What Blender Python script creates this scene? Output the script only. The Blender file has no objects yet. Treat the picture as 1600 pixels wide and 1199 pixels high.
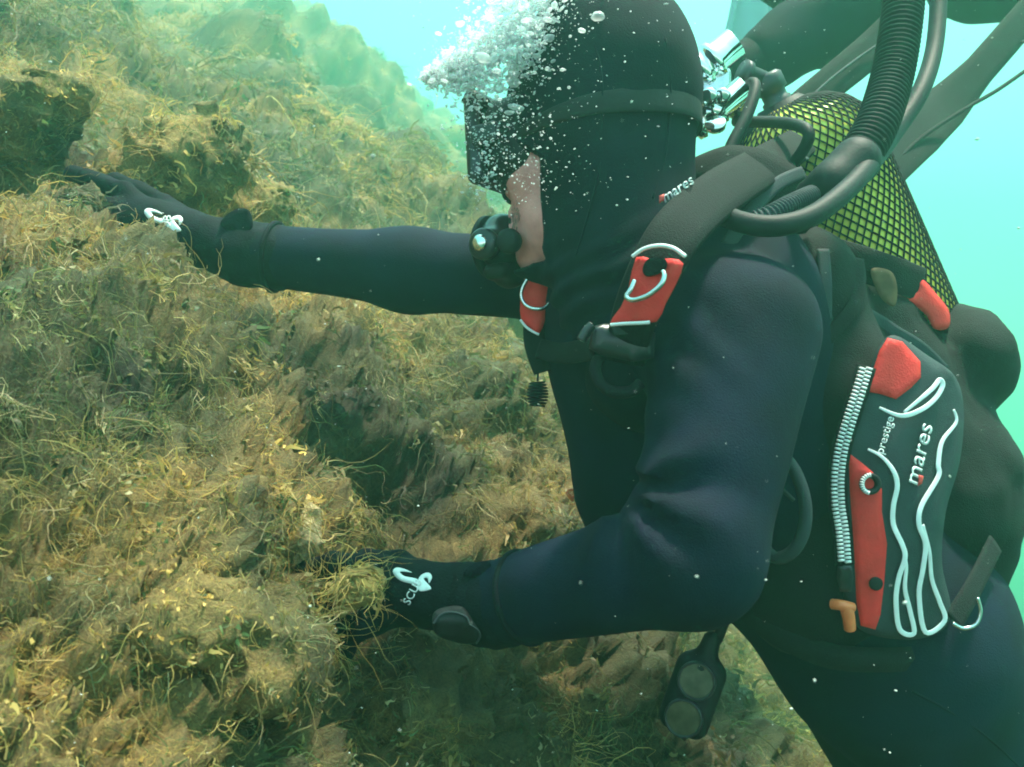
import bpy, bmesh, math, random
import numpy as np
from mathutils import Vector, Matrix
random.seed(7); np.random.seed(7)
RNG = np.random.RandomState(11)
scene = bpy.context.scene
# ------------------------------------------------------------------ camera
HF = math.radians(60.0)
KPX = math.tan(HF / 2) / 800.0           # metres per photo pixel at one metre
cam_d = bpy.data.cameras.new('camera'); cam = bpy.data.objects.new('camera', cam_d)
scene.collection.objects.link(cam); scene.camera = cam
cam.location = (0, 0, 0); cam.rotation_euler = (math.radians(90), 0, 0)
cam_d.sensor_width = 36; cam_d.angle = HF; cam_d.clip_start = 0.02; cam_d.clip_end = 500
cam_d.dof.use_dof = True; cam_d.dof.focus_distance = 0.95; cam_d.dof.aperture_fstop = 13.0
# ------------------------------------------------------------------ sky, sun, exposure
SUN_EL, SUN_AZ = 76.0, 75.0             # azimuth from +Y towards +X
world = bpy.data.worlds.new('World'); scene.world = world; world.use_nodes = True
wn = world.node_tree; wn.nodes.clear()
sky = wn.nodes.new('ShaderNodeTexSky'); sky.sky_type = 'NISHITA'; sky.sun_disc = False
sky.sun_elevation = math.radians(SUN_EL); sky.sun_rotation = math.radians(SUN_AZ)
bg = wn.nodes.new('ShaderNodeBackground'); bg.inputs['Strength'].default_value = 0.15
wo = wn.nodes.new('ShaderNodeOutputWorld')
wn.links.new(sky.outputs[0], bg.inputs[0]); wn.links.new(bg.outputs[0], wo.inputs[0])
sun_d = bpy.data.lights.new('sun', 'SUN'); sun_d.energy = 5.0; sun_d.angle = math.radians(7.0)
sun_d.color = (1.0, 0.91, 0.76)
sun = bpy.data.objects.new('sun', sun_d); scene.collection.objects.link(sun)
e, a = math.radians(SUN_EL), math.radians(SUN_AZ)
sdir = Vector((math.cos(e) * math.sin(a), math.cos(e) * math.cos(a), math.sin(e)))
sun.rotation_euler = (-sdir).to_track_quat('-Z', 'Y').to_euler(); sun.location = sdir * 20
scene.view_settings.view_transform = 'Standard'; scene.view_settings.look = 'None'
scene.view_settings.exposure = 1.72; scene.view_settings.gamma = 1.0
scene.view_settings.use_curve_mapping = False
cy = scene.cycles
cy.max_bounces = 8; cy.diffuse_bounces = 3; cy.glossy_bounces = 3; cy.transmission_bounces = 6
cy.volume_bounces = 3; cy.transparent_max_bounces = 8
cy.use_denoising = True; cy.filter_width = 1.9
cy.sample_clamp_indirect = 6.0

# ------------------------------------------------------------------ helpers
def P(px, py, Y):
    return np.array(((px - 800) * KPX * Y, Y, (599.5 - py) * KPX * Y))

def link(o, parent=None):
    scene.collection.objects.link(o)
    if parent is not None: o.parent = parent
    return o

def tag(o, label=None, cat=None, group=None, kind=None):
    if label: o['label'] = label
    if cat: o['category'] = cat
    if group: o['group'] = group
    if kind: o['kind'] = kind
    return o

def empty(name, loc, label, cat, group=None):
    o = bpy.data.objects.new(name, None); o.empty_display_size = 0.05
    o.location = tuple(loc); link(o); tag(o, label, cat, group)
    return o

def mesh_np(name, v, quads=None, tris=None, mat=None, parent=None, smooth=True, colors=None):
    """vertices / quads / tris in world space -> one mesh object (child keeps world position)"""
    v = np.asarray(v, dtype=np.float32)
    me = bpy.data.meshes.new(name)
    nq = 0 if quads is None else len(quads); nt = 0 if tris is None else len(tris)
    loops = []; starts = []
    if nq:
        q = np.asarray(quads, dtype=np.int32); loops.append(q.ravel()); starts.append(np.arange(nq) * 4)
    if nt:
        t = np.asarray(tris, dtype=np.int32); loops.append(t.ravel()); starts.append(nq * 4 + np.arange(nt) * 3)
    lo = np.concatenate(loops); st = np.concatenate(starts).astype(np.int32)
    me.vertices.add(len(v)); me.vertices.foreach_set('co', v.ravel())
    me.loops.add(len(lo)); me.loops.foreach_set('vertex_index', lo.astype(np.int32))
    me.polygons.add(nq + nt); me.polygons.foreach_set('loop_start', st)
    me.update(calc_edges=True); me.validate()
    if smooth: me.polygons.foreach_set('use_smooth', np.ones(len(me.polygons), dtype=bool))
    if colors is not None:
        at = me.color_attributes.new('tint', 'FLOAT_COLOR', 'POINT')
        at.data.foreach_set('color', np.asarray(colors, dtype=np.float32).ravel())
    o = bpy.data.objects.new(name, me)
    if mat is not None: me.materials.append(mat)
    link(o)
    if parent is not None: adopt(o, parent)
    return o

def world_loc(o):
    p = o.location.copy()
    if o.parent is not None: p = p + o.matrix_parent_inverse.translation + world_loc(o.parent)
    return p

def adopt(o, parent):
    o.parent = parent
    off = world_loc(parent)
    o.matrix_parent_inverse = Matrix.Translation(-off)
    # keep offset simple: nothing in this scene is rotated at object level
    return o

def from_bm(name, bm, mat=None, parent=None, smooth=False):
    me = bpy.data.meshes.new(name); bm.to_mesh(me); bm.free()
    if smooth:
        me.polygons.foreach_set('use_smooth', np.ones(len(me.polygons), dtype=bool))
    if mat is not None: me.materials.append(mat)
    o = bpy.data.objects.new(name, me); link(o)
    if parent is not None: adopt(o, parent)
    return o

# ---- noise
def _hash(i, j, k, s):
    n = (i * 374761393 + j * 668265263 + k * 2147483647 + s * 1274126177) & 0xFFFFFFFF
    n = ((n ^ (n >> 13)) * 1274126177) & 0xFFFFFFFF
    n = ((n ^ (n >> 16)) * 2246822519) & 0xFFFFFFFF
    return ((n ^ (n >> 15)) & 0xFFFFFF).astype(np.float32) / 16777215.0
def vnoise(p, s=0):
    p = np.asarray(p, dtype=np.float32)
    f = np.floor(p); i = f.astype(np.int64); t = p - f; t = t * t * t * (t * (t * 6 - 15) + 10)
    i0, j0, k0 = i[..., 0], i[..., 1], i[..., 2]; u, v, w = t[..., 0], t[..., 1], t[..., 2]
    def L(a, b, x): return a + (b - a) * x
    c = [[[_hash(i0 + a, j0 + b, k0 + d, s) for d in (0, 1)] for b in (0, 1)] for a in (0, 1)]
    return L(L(L(c[0][0][0], c[1][0][0], u), L(c[0][1][0], c[1][1][0], u), v),
             L(L(c[0][0][1], c[1][0][1], u), L(c[0][1][1], c[1][1][1], u), v), w)
def fbm(p, o=3, s=0, g=0.5):
    r = 0; a = 1; n = 0
    for k in range(o):
        r = r + a * (vnoise(p * (2.03 ** k), s + k) * 2 - 1); n += a; a *= g
    return r / n
def ridged(p, s=0):
    return 1 - np.abs(vnoise(p, s) * 2 - 1)

# ---- signed distance toolkit
class Grid:
    def __init__(self, lo, hi, h):
        self.lo = np.array(lo, dtype=np.float32); self.h = h
        n = np.ceil((np.array(hi) - np.array(lo)) / h).astype(int) + 1
        ax = [self.lo[k] + h * np.arange(n[k], dtype=np.float32) for k in range(3)]
        self.X, self.Y, self.Z = np.meshgrid(*ax, indexing='ij')
    def pts(self): return np.stack((self.X, self.Y, self.Z), -1)
def smin(a, b, k):
    if k <= 0: return np.minimum(a, b)
    h = np.clip(0.5 + 0.5 * (b - a) / k, 0, 1)
    return b + (a - b) * h - k * h * (1 - h)
def smax(a, b, k): return -smin(-a, -b, k)
def cone(g, a, b, ra, rb):
    a = np.asarray(a, dtype=np.float32); d = np.asarray(b, dtype=np.float32) - a; L2 = float(d @ d) + 1e-12
    x, y, z = g.X - a[0], g.Y - a[1], g.Z - a[2]
    t = np.clip((x * d[0] + y * d[1] + z * d[2]) / L2, 0, 1)
    return np.sqrt((x - t * d[0]) ** 2 + (y - t * d[1]) ** 2 + (z - t * d[2]) ** 2) - (ra + (rb - ra) * t)
def ell(g, c, r, R=None):
    x, y, z = g.X - c[0], g.Y - c[1], g.Z - c[2]
    if R is not None:                                   # rows of R = local axes
        x, y, z = (R[0][0] * x + R[0][1] * y + R[0][2] * z, R[1][0] * x + R[1][1] * y + R[1][2] * z,
                   R[2][0] * x + R[2][1] * y + R[2][2] * z)
    k0 = np.sqrt((x / r[0]) ** 2 + (y / r[1]) ** 2 + (z / r[2]) ** 2)
    k1 = np.sqrt((x / r[0] ** 2) ** 2 + (y / r[1] ** 2) ** 2 + (z / r[2] ** 2) ** 2) + 1e-9
    return k0 * (k0 - 1) / k1
def rbox(g, c, b, rad, R=None):
    x, y, z = g.X - c[0], g.Y - c[1], g.Z - c[2]
    if R is not None:
        x, y, z = (R[0][0] * x + R[0][1] * y + R[0][2] * z, R[1][0] * x + R[1][1] * y + R[1][2] * z,
                   R[2][0] * x + R[2][1] * y + R[2][2] * z)
    qx, qy, qz = np.abs(x) - b[0] + rad, np.abs(y) - b[1] + rad, np.abs(z) - b[2] + rad
    return np.sqrt(np.maximum(qx, 0) ** 2 + np.maximum(qy, 0) ** 2 + np.maximum(qz, 0) ** 2) + np.minimum(np.maximum(qx, np.maximum(qy, qz)), 0) - rad
def nets(f, g):
    """naive surface nets -> verts, quads"""
    s = f < 0; nx, ny, nz = f.shape
    acc = np.zeros((nx - 1, ny - 1, nz - 1, 3), dtype=np.float32); cnt = np.zeros((nx - 1, ny - 1, nz - 1), dtype=np.float32)
    def sl(a, o): return a[o[0]:nx - 1 + o[0], o[1]:ny - 1 + o[1], o[2]:nz - 1 + o[2]]
    co = [(a, b, c) for a in (0, 1) for b in (0, 1) for c in (0, 1)]
    for A in co:
        for ax in range(3):
            if A[ax]: continue
            B = list(A); B[ax] = 1
            fa, fb = sl(f, A), sl(f, B); m = sl(s, A) != sl(s, B)
            t = np.where(m, fa / np.where(m, fa - fb, 1), 0)
            for k in range(3):
                acc[..., k] += np.where(m, A[k] + (t if k == ax else 0), 0)
            cnt += m
    idx = -np.ones(cnt.shape, dtype=np.int64); on = cnt > 0; idx[on] = np.arange(on.sum())
    ijk = np.argwhere(on); v = (ijk + acc[on] / cnt[on][:, None]) * g.h + g.lo
    quads = []
    for ax in range(3):
        b, c = (ax + 1) % 3, (ax + 2) % 3
        n = [nx, ny, nz]
        lo = [0, 0, 0]; hi = [nx, ny, nz]; lo[b] = 1; lo[c] = 1; hi[ax] = n[ax] - 1; hi[b] = n[b] - 1; hi[c] = n[c] - 1
        s0 = s[lo[0]:hi[0], lo[1]:hi[1], lo[2]:hi[2]]
        l2, h2 = lo[:], hi[:]; l2[ax] += 1; h2[ax] += 1
        s1 = s[l2[0]:h2[0], l2[1]:h2[1], l2[2]:h2[2]]
        w = np.argwhere(s0 != s1)
        if not len(w): continue
        inside = s0[w[:, 0], w[:, 1], w[:, 2]]; w = w + np.array(lo)
        def cell(db, dc):
            q = w.copy(); q[:, b] += db; q[:, c] += dc
            return idx[q[:, 0], q[:, 1], q[:, 2]]
        Q = np.stack((cell(-1, -1), cell(0, -1), cell(0, 0), cell(-1, 0)), 1)
        Q[~inside] = Q[~inside][:, ::-1]
        quads.append(Q)
    return v.astype(np.float32), np.concatenate(quads)
def sdf_obj(name, f, g, mat, parent=None):
    v, q = nets(f, g)
    return mesh_np(name, v, quads=q, mat=mat, parent=parent)

# ---- tubes, bands, patches
def crom(pts, n=8, closed=False):
    p = [np.asarray(q, dtype=float) for q in pts]; N = len(p); out = []
    if N == 2: return np.array([p[0] + (p[1] - p[0]) * t for t in np.linspace(0, 1, n + 1)])
    rng = range(N if closed else N - 1)
    for i in rng:
        g = (lambda k: p[k % N]) if closed else (lambda k: p[min(max(k, 0), N - 1)])
        p0, p1, p2, p3 = g(i - 1), g(i), g(i + 1), g(i + 2)
        for k in range(n):
            t = k / n
            out.append(0.5 * (2 * p1 + (p2 - p0) * t + (2 * p0 - 5 * p1 + 4 * p2 - p3) * t * t + (3 * p1 - p0 - 3 * p2 + p3) * t ** 3))
    if not closed: out.append(p[-1])
    return np.array(out)
def tube_np(c, r, sides=8, closed=False, caps=True):
    c = np.asarray(c, dtype=float); n = len(c)
    r = np.broadcast_to(np.asarray(r, dtype=float), (n,))
    if closed: T = np.roll(c, -1, 0) - np.roll(c, 1, 0)
    else: T = np.gradient(c, axis=0)
    T /= np.linalg.norm(T, axis=1)[:, None] + 1e-12
    ref = np.array((0.0, 0.0, 1.0)) if abs(T[0][2]) < 0.9 else np.array((0.0, 1.0, 0.0))
    u = np.cross(T[0], ref); u /= np.linalg.norm(u); V = []
    ang = np.arange(sides) * 2 * math.pi / sides
    for i in range(n):
        u = u - T[i] * (u @ T[i]); u /= np.linalg.norm(u) + 1e-12; w = np.cross(T[i], u)
        V.append(c[i] + r[i] * (np.cos(ang)[:, None] * u + np.sin(ang)[:, None] * w))
    V = np.concatenate(V); Q = []
    k = np.arange(sides); k2 = (k + 1) % sides
    for i in range(n if closed else n - 1):
        j = (i + 1) % n
        Q.append(np.stack((i * sides + k, i * sides + k2, j * sides + k2, j * sides + k), 1))
    T3 = []
    if caps and not closed:
        V = np.concatenate((V, c[:1], c[-1:])); a0, a1 = n * sides, n * sides + 1
        T3 = np.concatenate((np.stack((k2, k, np.full(sides, a0)), 1), np.stack(((n - 1) * sides + k, (n - 1) * sides + k2, np.full(sides, a1)), 1)))
    return V, np.concatenate(Q), T3
def tube(name, pts, r, mat, parent=None, sides=10, n=8, closed=False, smooth_path=True, caps=True):
    c = crom(pts, n, closed) if smooth_path else np.asarray(pts)
    if callable(r): r = np.array([r(t) for t in np.linspace(0, 1, len(c))])
    V, Q, T = tube_np(c, r, sides, closed, caps)
    return mesh_np(name, V, quads=Q, tris=T if len(T) else None, mat=mat, parent=parent)
def join_parts(parts):
    V = []; Q = []; T = []; o = 0
    for v, q, t in parts:
        V.append(v)
        if len(q): Q.append(np.asarray(q) + o)
        if len(t): T.append(np.asarray(t) + o)
        o += len(v)
    return np.concatenate(V), (np.concatenate(Q) if Q else None), (np.concatenate(T) if T else None)
def band(name, pts, w, th, mat, parent=None, nrm=(0, -1, 0), n=8, sag=0.0):
    """flat webbing of width w (scalar or per-point) and thickness th, face along nrm (one or per control point)"""
    c = crom(pts, n); N = len(c)
    nr = np.asarray(nrm, dtype=float)
    if nr.ndim == 2: nr = crom(list(nr), n)
    else: nr = np.repeat(nr[None], N, 0)
    wd = np.interp(np.linspace(0, 1, N), np.linspace(0, 1, len(np.atleast_1d(w))), np.atleast_1d(w))
    T = np.gradient(c, axis=0); T /= np.linalg.norm(T, axis=1)[:, None]
    S = np.cross(T, nr); S /= np.linalg.norm(S, axis=1)[:, None]; U = np.cross(S, T)
    prof = [(-.5, 0), (-.46, .5), (-.25, .62), (0, .68), (.25, .62), (.46, .5), (.5, 0), (.46, -.5), (0, -.5), (-.46, -.5)]
    m = len(prof); V = np.zeros((N, m, 3))
    for k, (s, u) in enumerate(prof):
        V[:, k] = c + S * (s * wd)[:, None] + U * (u * th)
    k = np.arange(m); k2 = (k + 1) % m
    Q = np.concatenate([np.stack((i * m + k, i * m + k2, (i + 1) * m + k2, (i + 1) * m + k), 1) for i in range(N - 1)])
    V = np.concatenate((V.reshape(-1, 3), c[:1], c[-1:]))
    T3 = np.concatenate((np.stack((k2, k, np.full(m, N * m)), 1), np.stack(((N - 1) * m + k, (N - 1) * m + k2, np.full(m, N * m + 1)), 1)))
    return mesh_np(name, V, quads=Q, tris=T3, mat=mat, parent=parent)
def fill2d(poly, step):
    """polygon (px) -> dense triangulated 2-D bmesh"""
    bm = bmesh.new()
    pv = []
    for i in range(len(poly)):
        a = np.array(poly[i], float); b = np.array(poly[(i + 1) % len(poly)], float)
        m = max(1, int(np.linalg.norm(b - a) / step))
        for k in range(m): pv.append(a + (b - a) * k / m)
    vs = [bm.verts.new((q[0], q[1], 0)) for q in pv]
    es = [bm.edges.new((vs[i], vs[(i + 1) % len(vs)])) for i in range(len(vs))]
    bmesh.ops.triangle_fill(bm, use_beauty=True, edges=es)
    for _ in range(6):
        long_e = [x for x in bm.edges if x.calc_length() > step * 1.7]
        if not long_e: break
        bmesh.ops.subdivide_edges(bm, edges=long_e, cuts=1, use_grid_fill=False)
        bmesh.ops.triangulate(bm, faces=bm.faces[:])
        bmesh.ops.beautify_fill(bm, faces=bm.faces[:], edges=[x for x in bm.edges if not x.is_boundary])
    return bm
def patch(name, poly, depth, th, mat, parent=None, step=14, smooth=True, n=5, round_edge=0.0):
    """closed slab: front skin follows depth(px,py), back skin th metres behind; outline = polygon in photo pixels"""
    if n: poly = [tuple(q) for q in crom([np.array(q, float) for q in poly], n, closed=True)]
    bm = fill2d(poly, step)
    bm.verts.ensure_lookup_table(); bm.verts.index_update()
    bound = [v.is_boundary for v in bm.verts]
    xy = np.array([(v.co.x, v.co.y) for v in bm.verts])
    tri = [[v.index for v in f.verts] for f in bm.faces]
    be = [(e.verts[0].index, e.verts[1].index) for e in bm.edges if e.is_boundary]; bm.free()
    N = len(xy); F = np.array([P(x, y, depth(x, y) + (round_edge if b else 0)) for (x, y), b in zip(xy, bound)])
    B = np.array([P(x, y, depth(x, y) + th) for x, y in xy])
    T = [];
    for t in tri:
        a, b, c = F[t[0]], F[t[1]], F[t[2]]
        if np.cross(b - a, c - a)[1] > 0: t = t[::-1]
        T.append(t); T.append([t[0] + N, t[2] + N, t[1] + N])
    Q = [(a, b, b + N, a + N) for a, b in be]
    o = mesh_np(name, np.concatenate((F, B)), quads=Q, tris=T, mat=mat, parent=parent, smooth=smooth)
    bm = bmesh.new(); bm.from_mesh(o.data); bmesh.ops.recalc_face_normals(bm, faces=bm.faces[:]); bm.to_mesh(o.data); bm.free()
    return o
def lathe_np(c, axis, prof, sides=20):
    """prof: list of (distance along axis, radius)"""
    ax = np.asarray(axis, float); ax /= np.linalg.norm(ax)
    ref = np.array((0, 0, 1.0)) if abs(ax[2]) < .9 else np.array((1.0, 0, 0))
    u = np.cross(ax, ref); u /= np.linalg.norm(u); w = np.cross(ax, u); ang = np.arange(sides) * 2 * math.pi / sides
    V = np.concatenate([np.asarray(c) + ax * d + r * (np.cos(ang)[:, None] * u + np.sin(ang)[:, None] * w) for d, r in prof])
    k = np.arange(sides); k2 = (k + 1) % sides
    Q = np.concatenate([np.stack((i * sides + k, i * sides + k2, (i + 1) * sides + k2, (i + 1) * sides + k), 1) for i in range(len(prof) - 1)])
    return V, Q, []
def lathe(name, c, axis, prof, mat, parent=None, sides=24, smooth=True):
    V, Q, T = lathe_np(c, axis, prof, sides)
    return mesh_np(name, V, quads=Q, mat=mat, parent=parent, smooth=smooth)
def lettering(name, text, org, ux, uy, size, depth_off, mat, parent=None, shear=0.0, surf=None, th=0.0008, spacing=1.0):
    """real raised letters; ux, uy = world directions of the baseline and of the letter height, or surf(u,v)->world"""
    cu = bpy.data.curves.new(name, 'FONT'); cu.body = text; cu.size = 1.0; cu.shear = shear; cu.align_x = 'CENTER'; cu.align_y = 'CENTER'
    cu.space_character = spacing; cu.resolution_u = 3; cu.extrude = 0.0
    try: cu.offset = 0.010
    except Exception: pass
    o = bpy.data.objects.new(name, cu); scene.collection.objects.link(o)
    dg = bpy.context.evaluated_depsgraph_get(); me = bpy.data.meshes.new_from_object(o.evaluated_get(dg))
    bpy.data.objects.remove(o); bpy.data.curves.remove(cu)
    bm = bmesh.new(); bm.from_mesh(me); bpy.data.meshes.remove(me)
    ext = bmesh.ops.extrude_face_region(bm, geom=bm.faces[:])
    top = [q for q in ext['geom'] if isinstance(q, bmesh.types.BMVert)]; tops = set(q.index for q in top)
    for q in top: q.co.z += 1.0
    for q in bm.verts:
        u, v, t = q.co.x * size, q.co.y * size, q.co.z * th + depth_off
        if surf is not None: q.co = Vector(surf(u, v, t))
        else:
            nn = np.cross(ux, uy); q.co = Vector(np.asarray(org) + np.asarray(ux) * u + np.asarray(uy) * v + nn * t)
    bmesh.ops.recalc_face_normals(bm, faces=bm.faces[:])
    return from_bm(name, bm, mat, parent)

# ------------------------------------------------------------------ materials
def material(name, col, rough=0.6, metal=0.0, vary=0.0, vscale=30.0, bump=0.0, bscale=200.0, spec=0.5, col2=None, tint=False,
             trans=0.0, sheen=0.0, detail=4.0):
    m = bpy.data.materials.new(name); m.use_nodes = True; nt = m.node_tree; b = nt.nodes['Principled BSDF']
    b.inputs['Base Color'].default_value = (*col, 1); b.inputs['Roughness'].default_value = rough; b.inputs['Metallic'].default_value = metal
    b.inputs['Specular IOR Level'].default_value = spec
    if sheen: b.inputs['Sheen Weight'].default_value = sheen
    tc = nt.nodes.new('ShaderNodeTexCoord')
    if vary or col2:
        nz = nt.nodes.new('ShaderNodeTexNoise'); nz.inputs['Scale'].default_value = vscale; nz.inputs['Detail'].default_value = detail
        nt.links.new(tc.outputs['Object'], nz.inputs['Vector'])
        rp = nt.nodes.new('ShaderNodeValToRGB'); nt.links.new(nz.outputs['Fac'], rp.inputs[0])
        c2 = col2 or tuple(min(1, c * (1 + vary)) for c in col); c1 = tuple(c * (1 - vary) for c in col) if not col2 else col
        rp.color_ramp.elements[0].position = 0.35; rp.color_ramp.elements[1].position = 0.68
        rp.color_ramp.elements[0].color = (*c1, 1); rp.color_ramp.elements[1].color = (*c2, 1)
        nt.links.new(rp.outputs[0], b.inputs['Base Color'])
    if tint:
        at = nt.nodes.new('ShaderNodeAttribute'); at.attribute_name = 'tint'; nt.links.new(at.outputs['Color'], b.inputs['Base Color'])
    if bump:
        nb = nt.nodes.new('ShaderNodeTexNoise'); nb.inputs['Scale'].default_value = bscale; nb.inputs['Detail'].default_value = 3
        nt.links.new(tc.outputs['Object'], nb.inputs['Vector'])
        bp = nt.nodes.new('ShaderNodeBump'); bp.inputs['Strength'].default_value = bump; bp.inputs['Distance'].default_value = 0.002
        nt.links.new(nb.outputs['Fac'], bp.inputs['Height']); nt.links.new(bp.outputs[0], b.inputs['Normal'])
    return m
HAZE_COL, HAZE_D, HAZE_G = (0.27, 0.80, 0.58, 1), 0.068, 0.62
M = {}
M['suit'] = material('wetsuit_neoprene', (0.0020, 0.0066, 0.0200), 0.85, vary=0.35, vscale=14, bump=0.32, bscale=650, spec=0.2, sheen=0.0)
M['hood'] = material('hood_neoprene', (0.0025, 0.006, 0.014), 0.85, vary=0.35, vscale=14, bump=0.3, bscale=650, spec=0.2, sheen=0.0)
M['glove'] = material('glove_neoprene', (0.004, 0.006, 0.011), 0.8, vary=0.35, vscale=40, bump=0.5, bscale=500, spec=0.15)
M['skin'] = material('skin', (0.92, 0.34, 0.33), 0.5, vary=0.22, vscale=38, bump=0.3, bscale=350)
M['hair'] = material('grey_hair', (0.20, 0.17, 0.14), 0.7)
M['eye'] = material('eye_white', (0.7, 0.68, 0.64), 0.2)
M['rubber'] = material('black_rubber', (0.009, 0.010, 0.012), 0.6, vary=0.3, vscale=50, bump=0.15, bscale=300, spec=0.28)
M['plastic'] = material('black_plastic', (0.018, 0.020, 0.023), 0.32, vary=0.2, vscale=60)
M['nylon'] = material('black_nylon', (0.0045, 0.0055, 0.007), 0.85, vary=0.3, vscale=25, bump=0.6, bscale=700, spec=0.3)
M['nylon_grey'] = material('grey_nylon', (0.030, 0.042, 0.048), 0.7, vary=0.15, vscale=25, bump=0.4, bscale=900, spec=0.3)
M['red'] = material('red_fabric', (0.80, 0.030, 0.030), 0.6, vary=0.12, vscale=45, bump=0.35, bscale=500, spec=0.3)
M['white'] = material('white_piping', (0.85, 0.86, 0.86), 0.4, vary=0.05, vscale=90)
M['logo'] = material('white_print', (0.80, 0.82, 0.82), 0.5, vary=0.06, vscale=120)
M['logo_red'] = material('red_print', (0.65, 0.05, 0.04), 0.5)
M['steel'] = material('stainless_steel', (0.66, 0.67, 0.68), 0.22, metal=1.0, vary=0.1, vscale=60)
M['steel_dark'] = material('dull_brass', (0.05, 0.055, 0.06), 0.45, metal=0.6, vary=0.2, vscale=50)
M['chrome'] = material('chromed_brass', (0.85, 0.85, 0.84), 0.10, metal=1.0)
M['yellow'] = material('yellow_paint', (0.92, 0.83, 0.12), 0.4, vary=0.12, vscale=20)
M['orange'] = material('orange_plastic', (0.85, 0.20, 0.07), 0.4, vary=0.1, vscale=90)
M['brown'] = material('brown_strap', (0.16, 0.09, 0.045), 0.8, vary=0.35, vscale=40)
M['glass'] = material('dark_mask_glass', (0.010, 0.014, 0.018), 0.05)
M['dial'] = material('gauge_dial', (0.07, 0.075, 0.045), 0.12, vary=0.4, vscale=60)
M['fin'] = material('pale_fin_rubber', (0.25, 0.35, 0.45), 0.5)
# ================================================================== the rocky slope (structure)
CP = [  # photo x, photo y, distance: where the slope lies
 (0, 1199, .50), (300, 1199, .60), (600, 1199, .80), (900, 1199, 1.05), (1150, 1199, 1.30),
 (0, 950, .57), (300, 900, .70), (560, 960, .93), (760, 1060, 1.05), (1050, 1060, 1.30),
 (0, 650, .78), (300, 640, .95), (620, 740, 1.18), (860, 780, 1.34),
 (0, 420, 1.02), (200, 450, 1.20), (400, 480, 1.33), (620, 520, 1.45), (820, 560, 1.62),
 (0, 200, 1.42), (200, 260, 1.55), (420, 310, 2.0), (600, 340, 2.5), (760, 360, 3.0),
 (0, 0, 3.0), (200, 60, 4.6), (380, 100, 7.5), (520, 140, 10.0), (640, 200, 10.0), (730, 260, 9.0),
 (440, 20, 13.0), (560, 100, 15.0), (660, 180, 14.5)]
cw = np.array([P(*c) for c in CP])
extra = np.array([(-1.6, .4, .35), (-2.2, 1.2, 1.3), (-2.8, 2.5, 2.0), (-4.2, 5.0, 2.9), (-7.0, 10, 5.2), (-8.5, 16, 8.0), (-4.0, 18.5, 7.6), (.5, 18.5, 3.4), (1.5, 10.0, .2), (1.0, 6.5, -.4),
                  (1.2, 4.5, -.9), (1.0, 3.2, -1.2), (.7, 2.2, -.95), (1.1, 1.4, -1.15), (.5, .6, -.75), (0, .15, -.62), (-.6, .1, -.45), (-1.2, .1, -.1),
                  (2.2, 3.0, -2.0), (2.4, 1.2, -2.0), (2.5, 6.0, -2.2), (-2.6, 3.6, 2.1), (4.0, 14, -2.0)])
cw = np.concatenate((cw, extra))
def tps_fit(xy, z, lam):
    d = np.linalg.norm(xy[:, None] - xy[None], axis=2); Kk = np.where(d > 0, d * d * np.log(d + 1e-12), 0) + lam * np.eye(len(xy))
    Pm = np.concatenate((np.ones((len(xy), 1)), xy), 1); n = len(xy)
    A = np.zeros((n + 3, n + 3)); A[:n, :n] = Kk; A[:n, n:] = Pm; A[n:, :n] = Pm.T
    return np.linalg.solve(A, np.concatenate((z, np.zeros(3))))
tw = tps_fit(cw[:, :2], cw[:, 2], 0.006)
def slope_z(x, y):
    x = np.asarray(x, float); y = np.asarray(y, float); r = tw[-3] + tw[-2] * x + tw[-1] * y
    for (cx, cyy), w in zip(cw[:, :2], tw[:-3]):
        d2 = (x - cx) ** 2 + (y - cyy) ** 2
        r = r + w * 0.5 * d2 * np.log(d2 + 1e-12)
    return r
NT, NR = 540, 480
th = np.radians(np.linspace(-82, 52, NT)); rr = np.exp(np.linspace(math.log(.24), math.log(18.0), NR))
# rows follow the length of the slope (not its plan), so steep faces are as finely divided as flat ones
rd = np.exp(np.linspace(math.log(.24), math.log(18.0), 900)); th4 = th[::4]; A4, B4 = np.meshgrid(th4, rd, indexing='ij')
def coarse(p):
    k = np.clip((np.hypot(p[..., 0], p[..., 1]) - .5) / 2.0, 0, 2.5)
    return fbm(p * 2.6, 2, 5) * (.05 + .10 * k) + (np.abs(fbm(p * 7.0, 2, 15)) * 2 - .5) * .04 + (np.abs(fbm(p * 1.7, 2, 17)) * 2 - .5) * .09 * k
zx, zy = np.sin(A4) * B4, np.cos(A4) * B4; z4 = slope_z(zx, zy); z4 = z4 + coarse(np.stack((zx, zy, z4), -1))
dl = np.hypot(np.diff(z4, axis=1), np.diff(B4, axis=1)) / np.sqrt(B4[:, 1:] ** 2 + z4[:, 1:] ** 2)
cl = np.concatenate((np.zeros((len(th4), 1)), np.cumsum(dl, 1)), 1)
R4 = np.stack([np.interp(np.linspace(0, c[-1], NR), c, rd) for c in cl])
for _ in range(6): R4 = (R4 + np.roll(np.pad(R4, ((1, 1), (0, 0)), 'edge'), 1, 0)[1:-1] + np.pad(R4, ((1, 1), (0, 0)), 'edge')[2:]) / 3
RR = np.stack([np.interp(th, th4, R4[:, k]) for k in range(NR)], 1); TH = np.repeat(th[:, None], NR, 1)
gx, gy = np.sin(TH) * RR, np.cos(TH) * RR
gz = slope_z(gx, gy)
base = np.stack((gx, gy, gz), -1)
def grid_normals(p):
    a = np.gradient(p, axis=0); b = np.gradient(p, axis=1); n = np.cross(b, a); n /= np.linalg.norm(n, axis=-1)[..., None] + 1e-12
    return np.where(n[..., 2:3] < 0, -n, n)
nrm = grid_normals(base)
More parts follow.
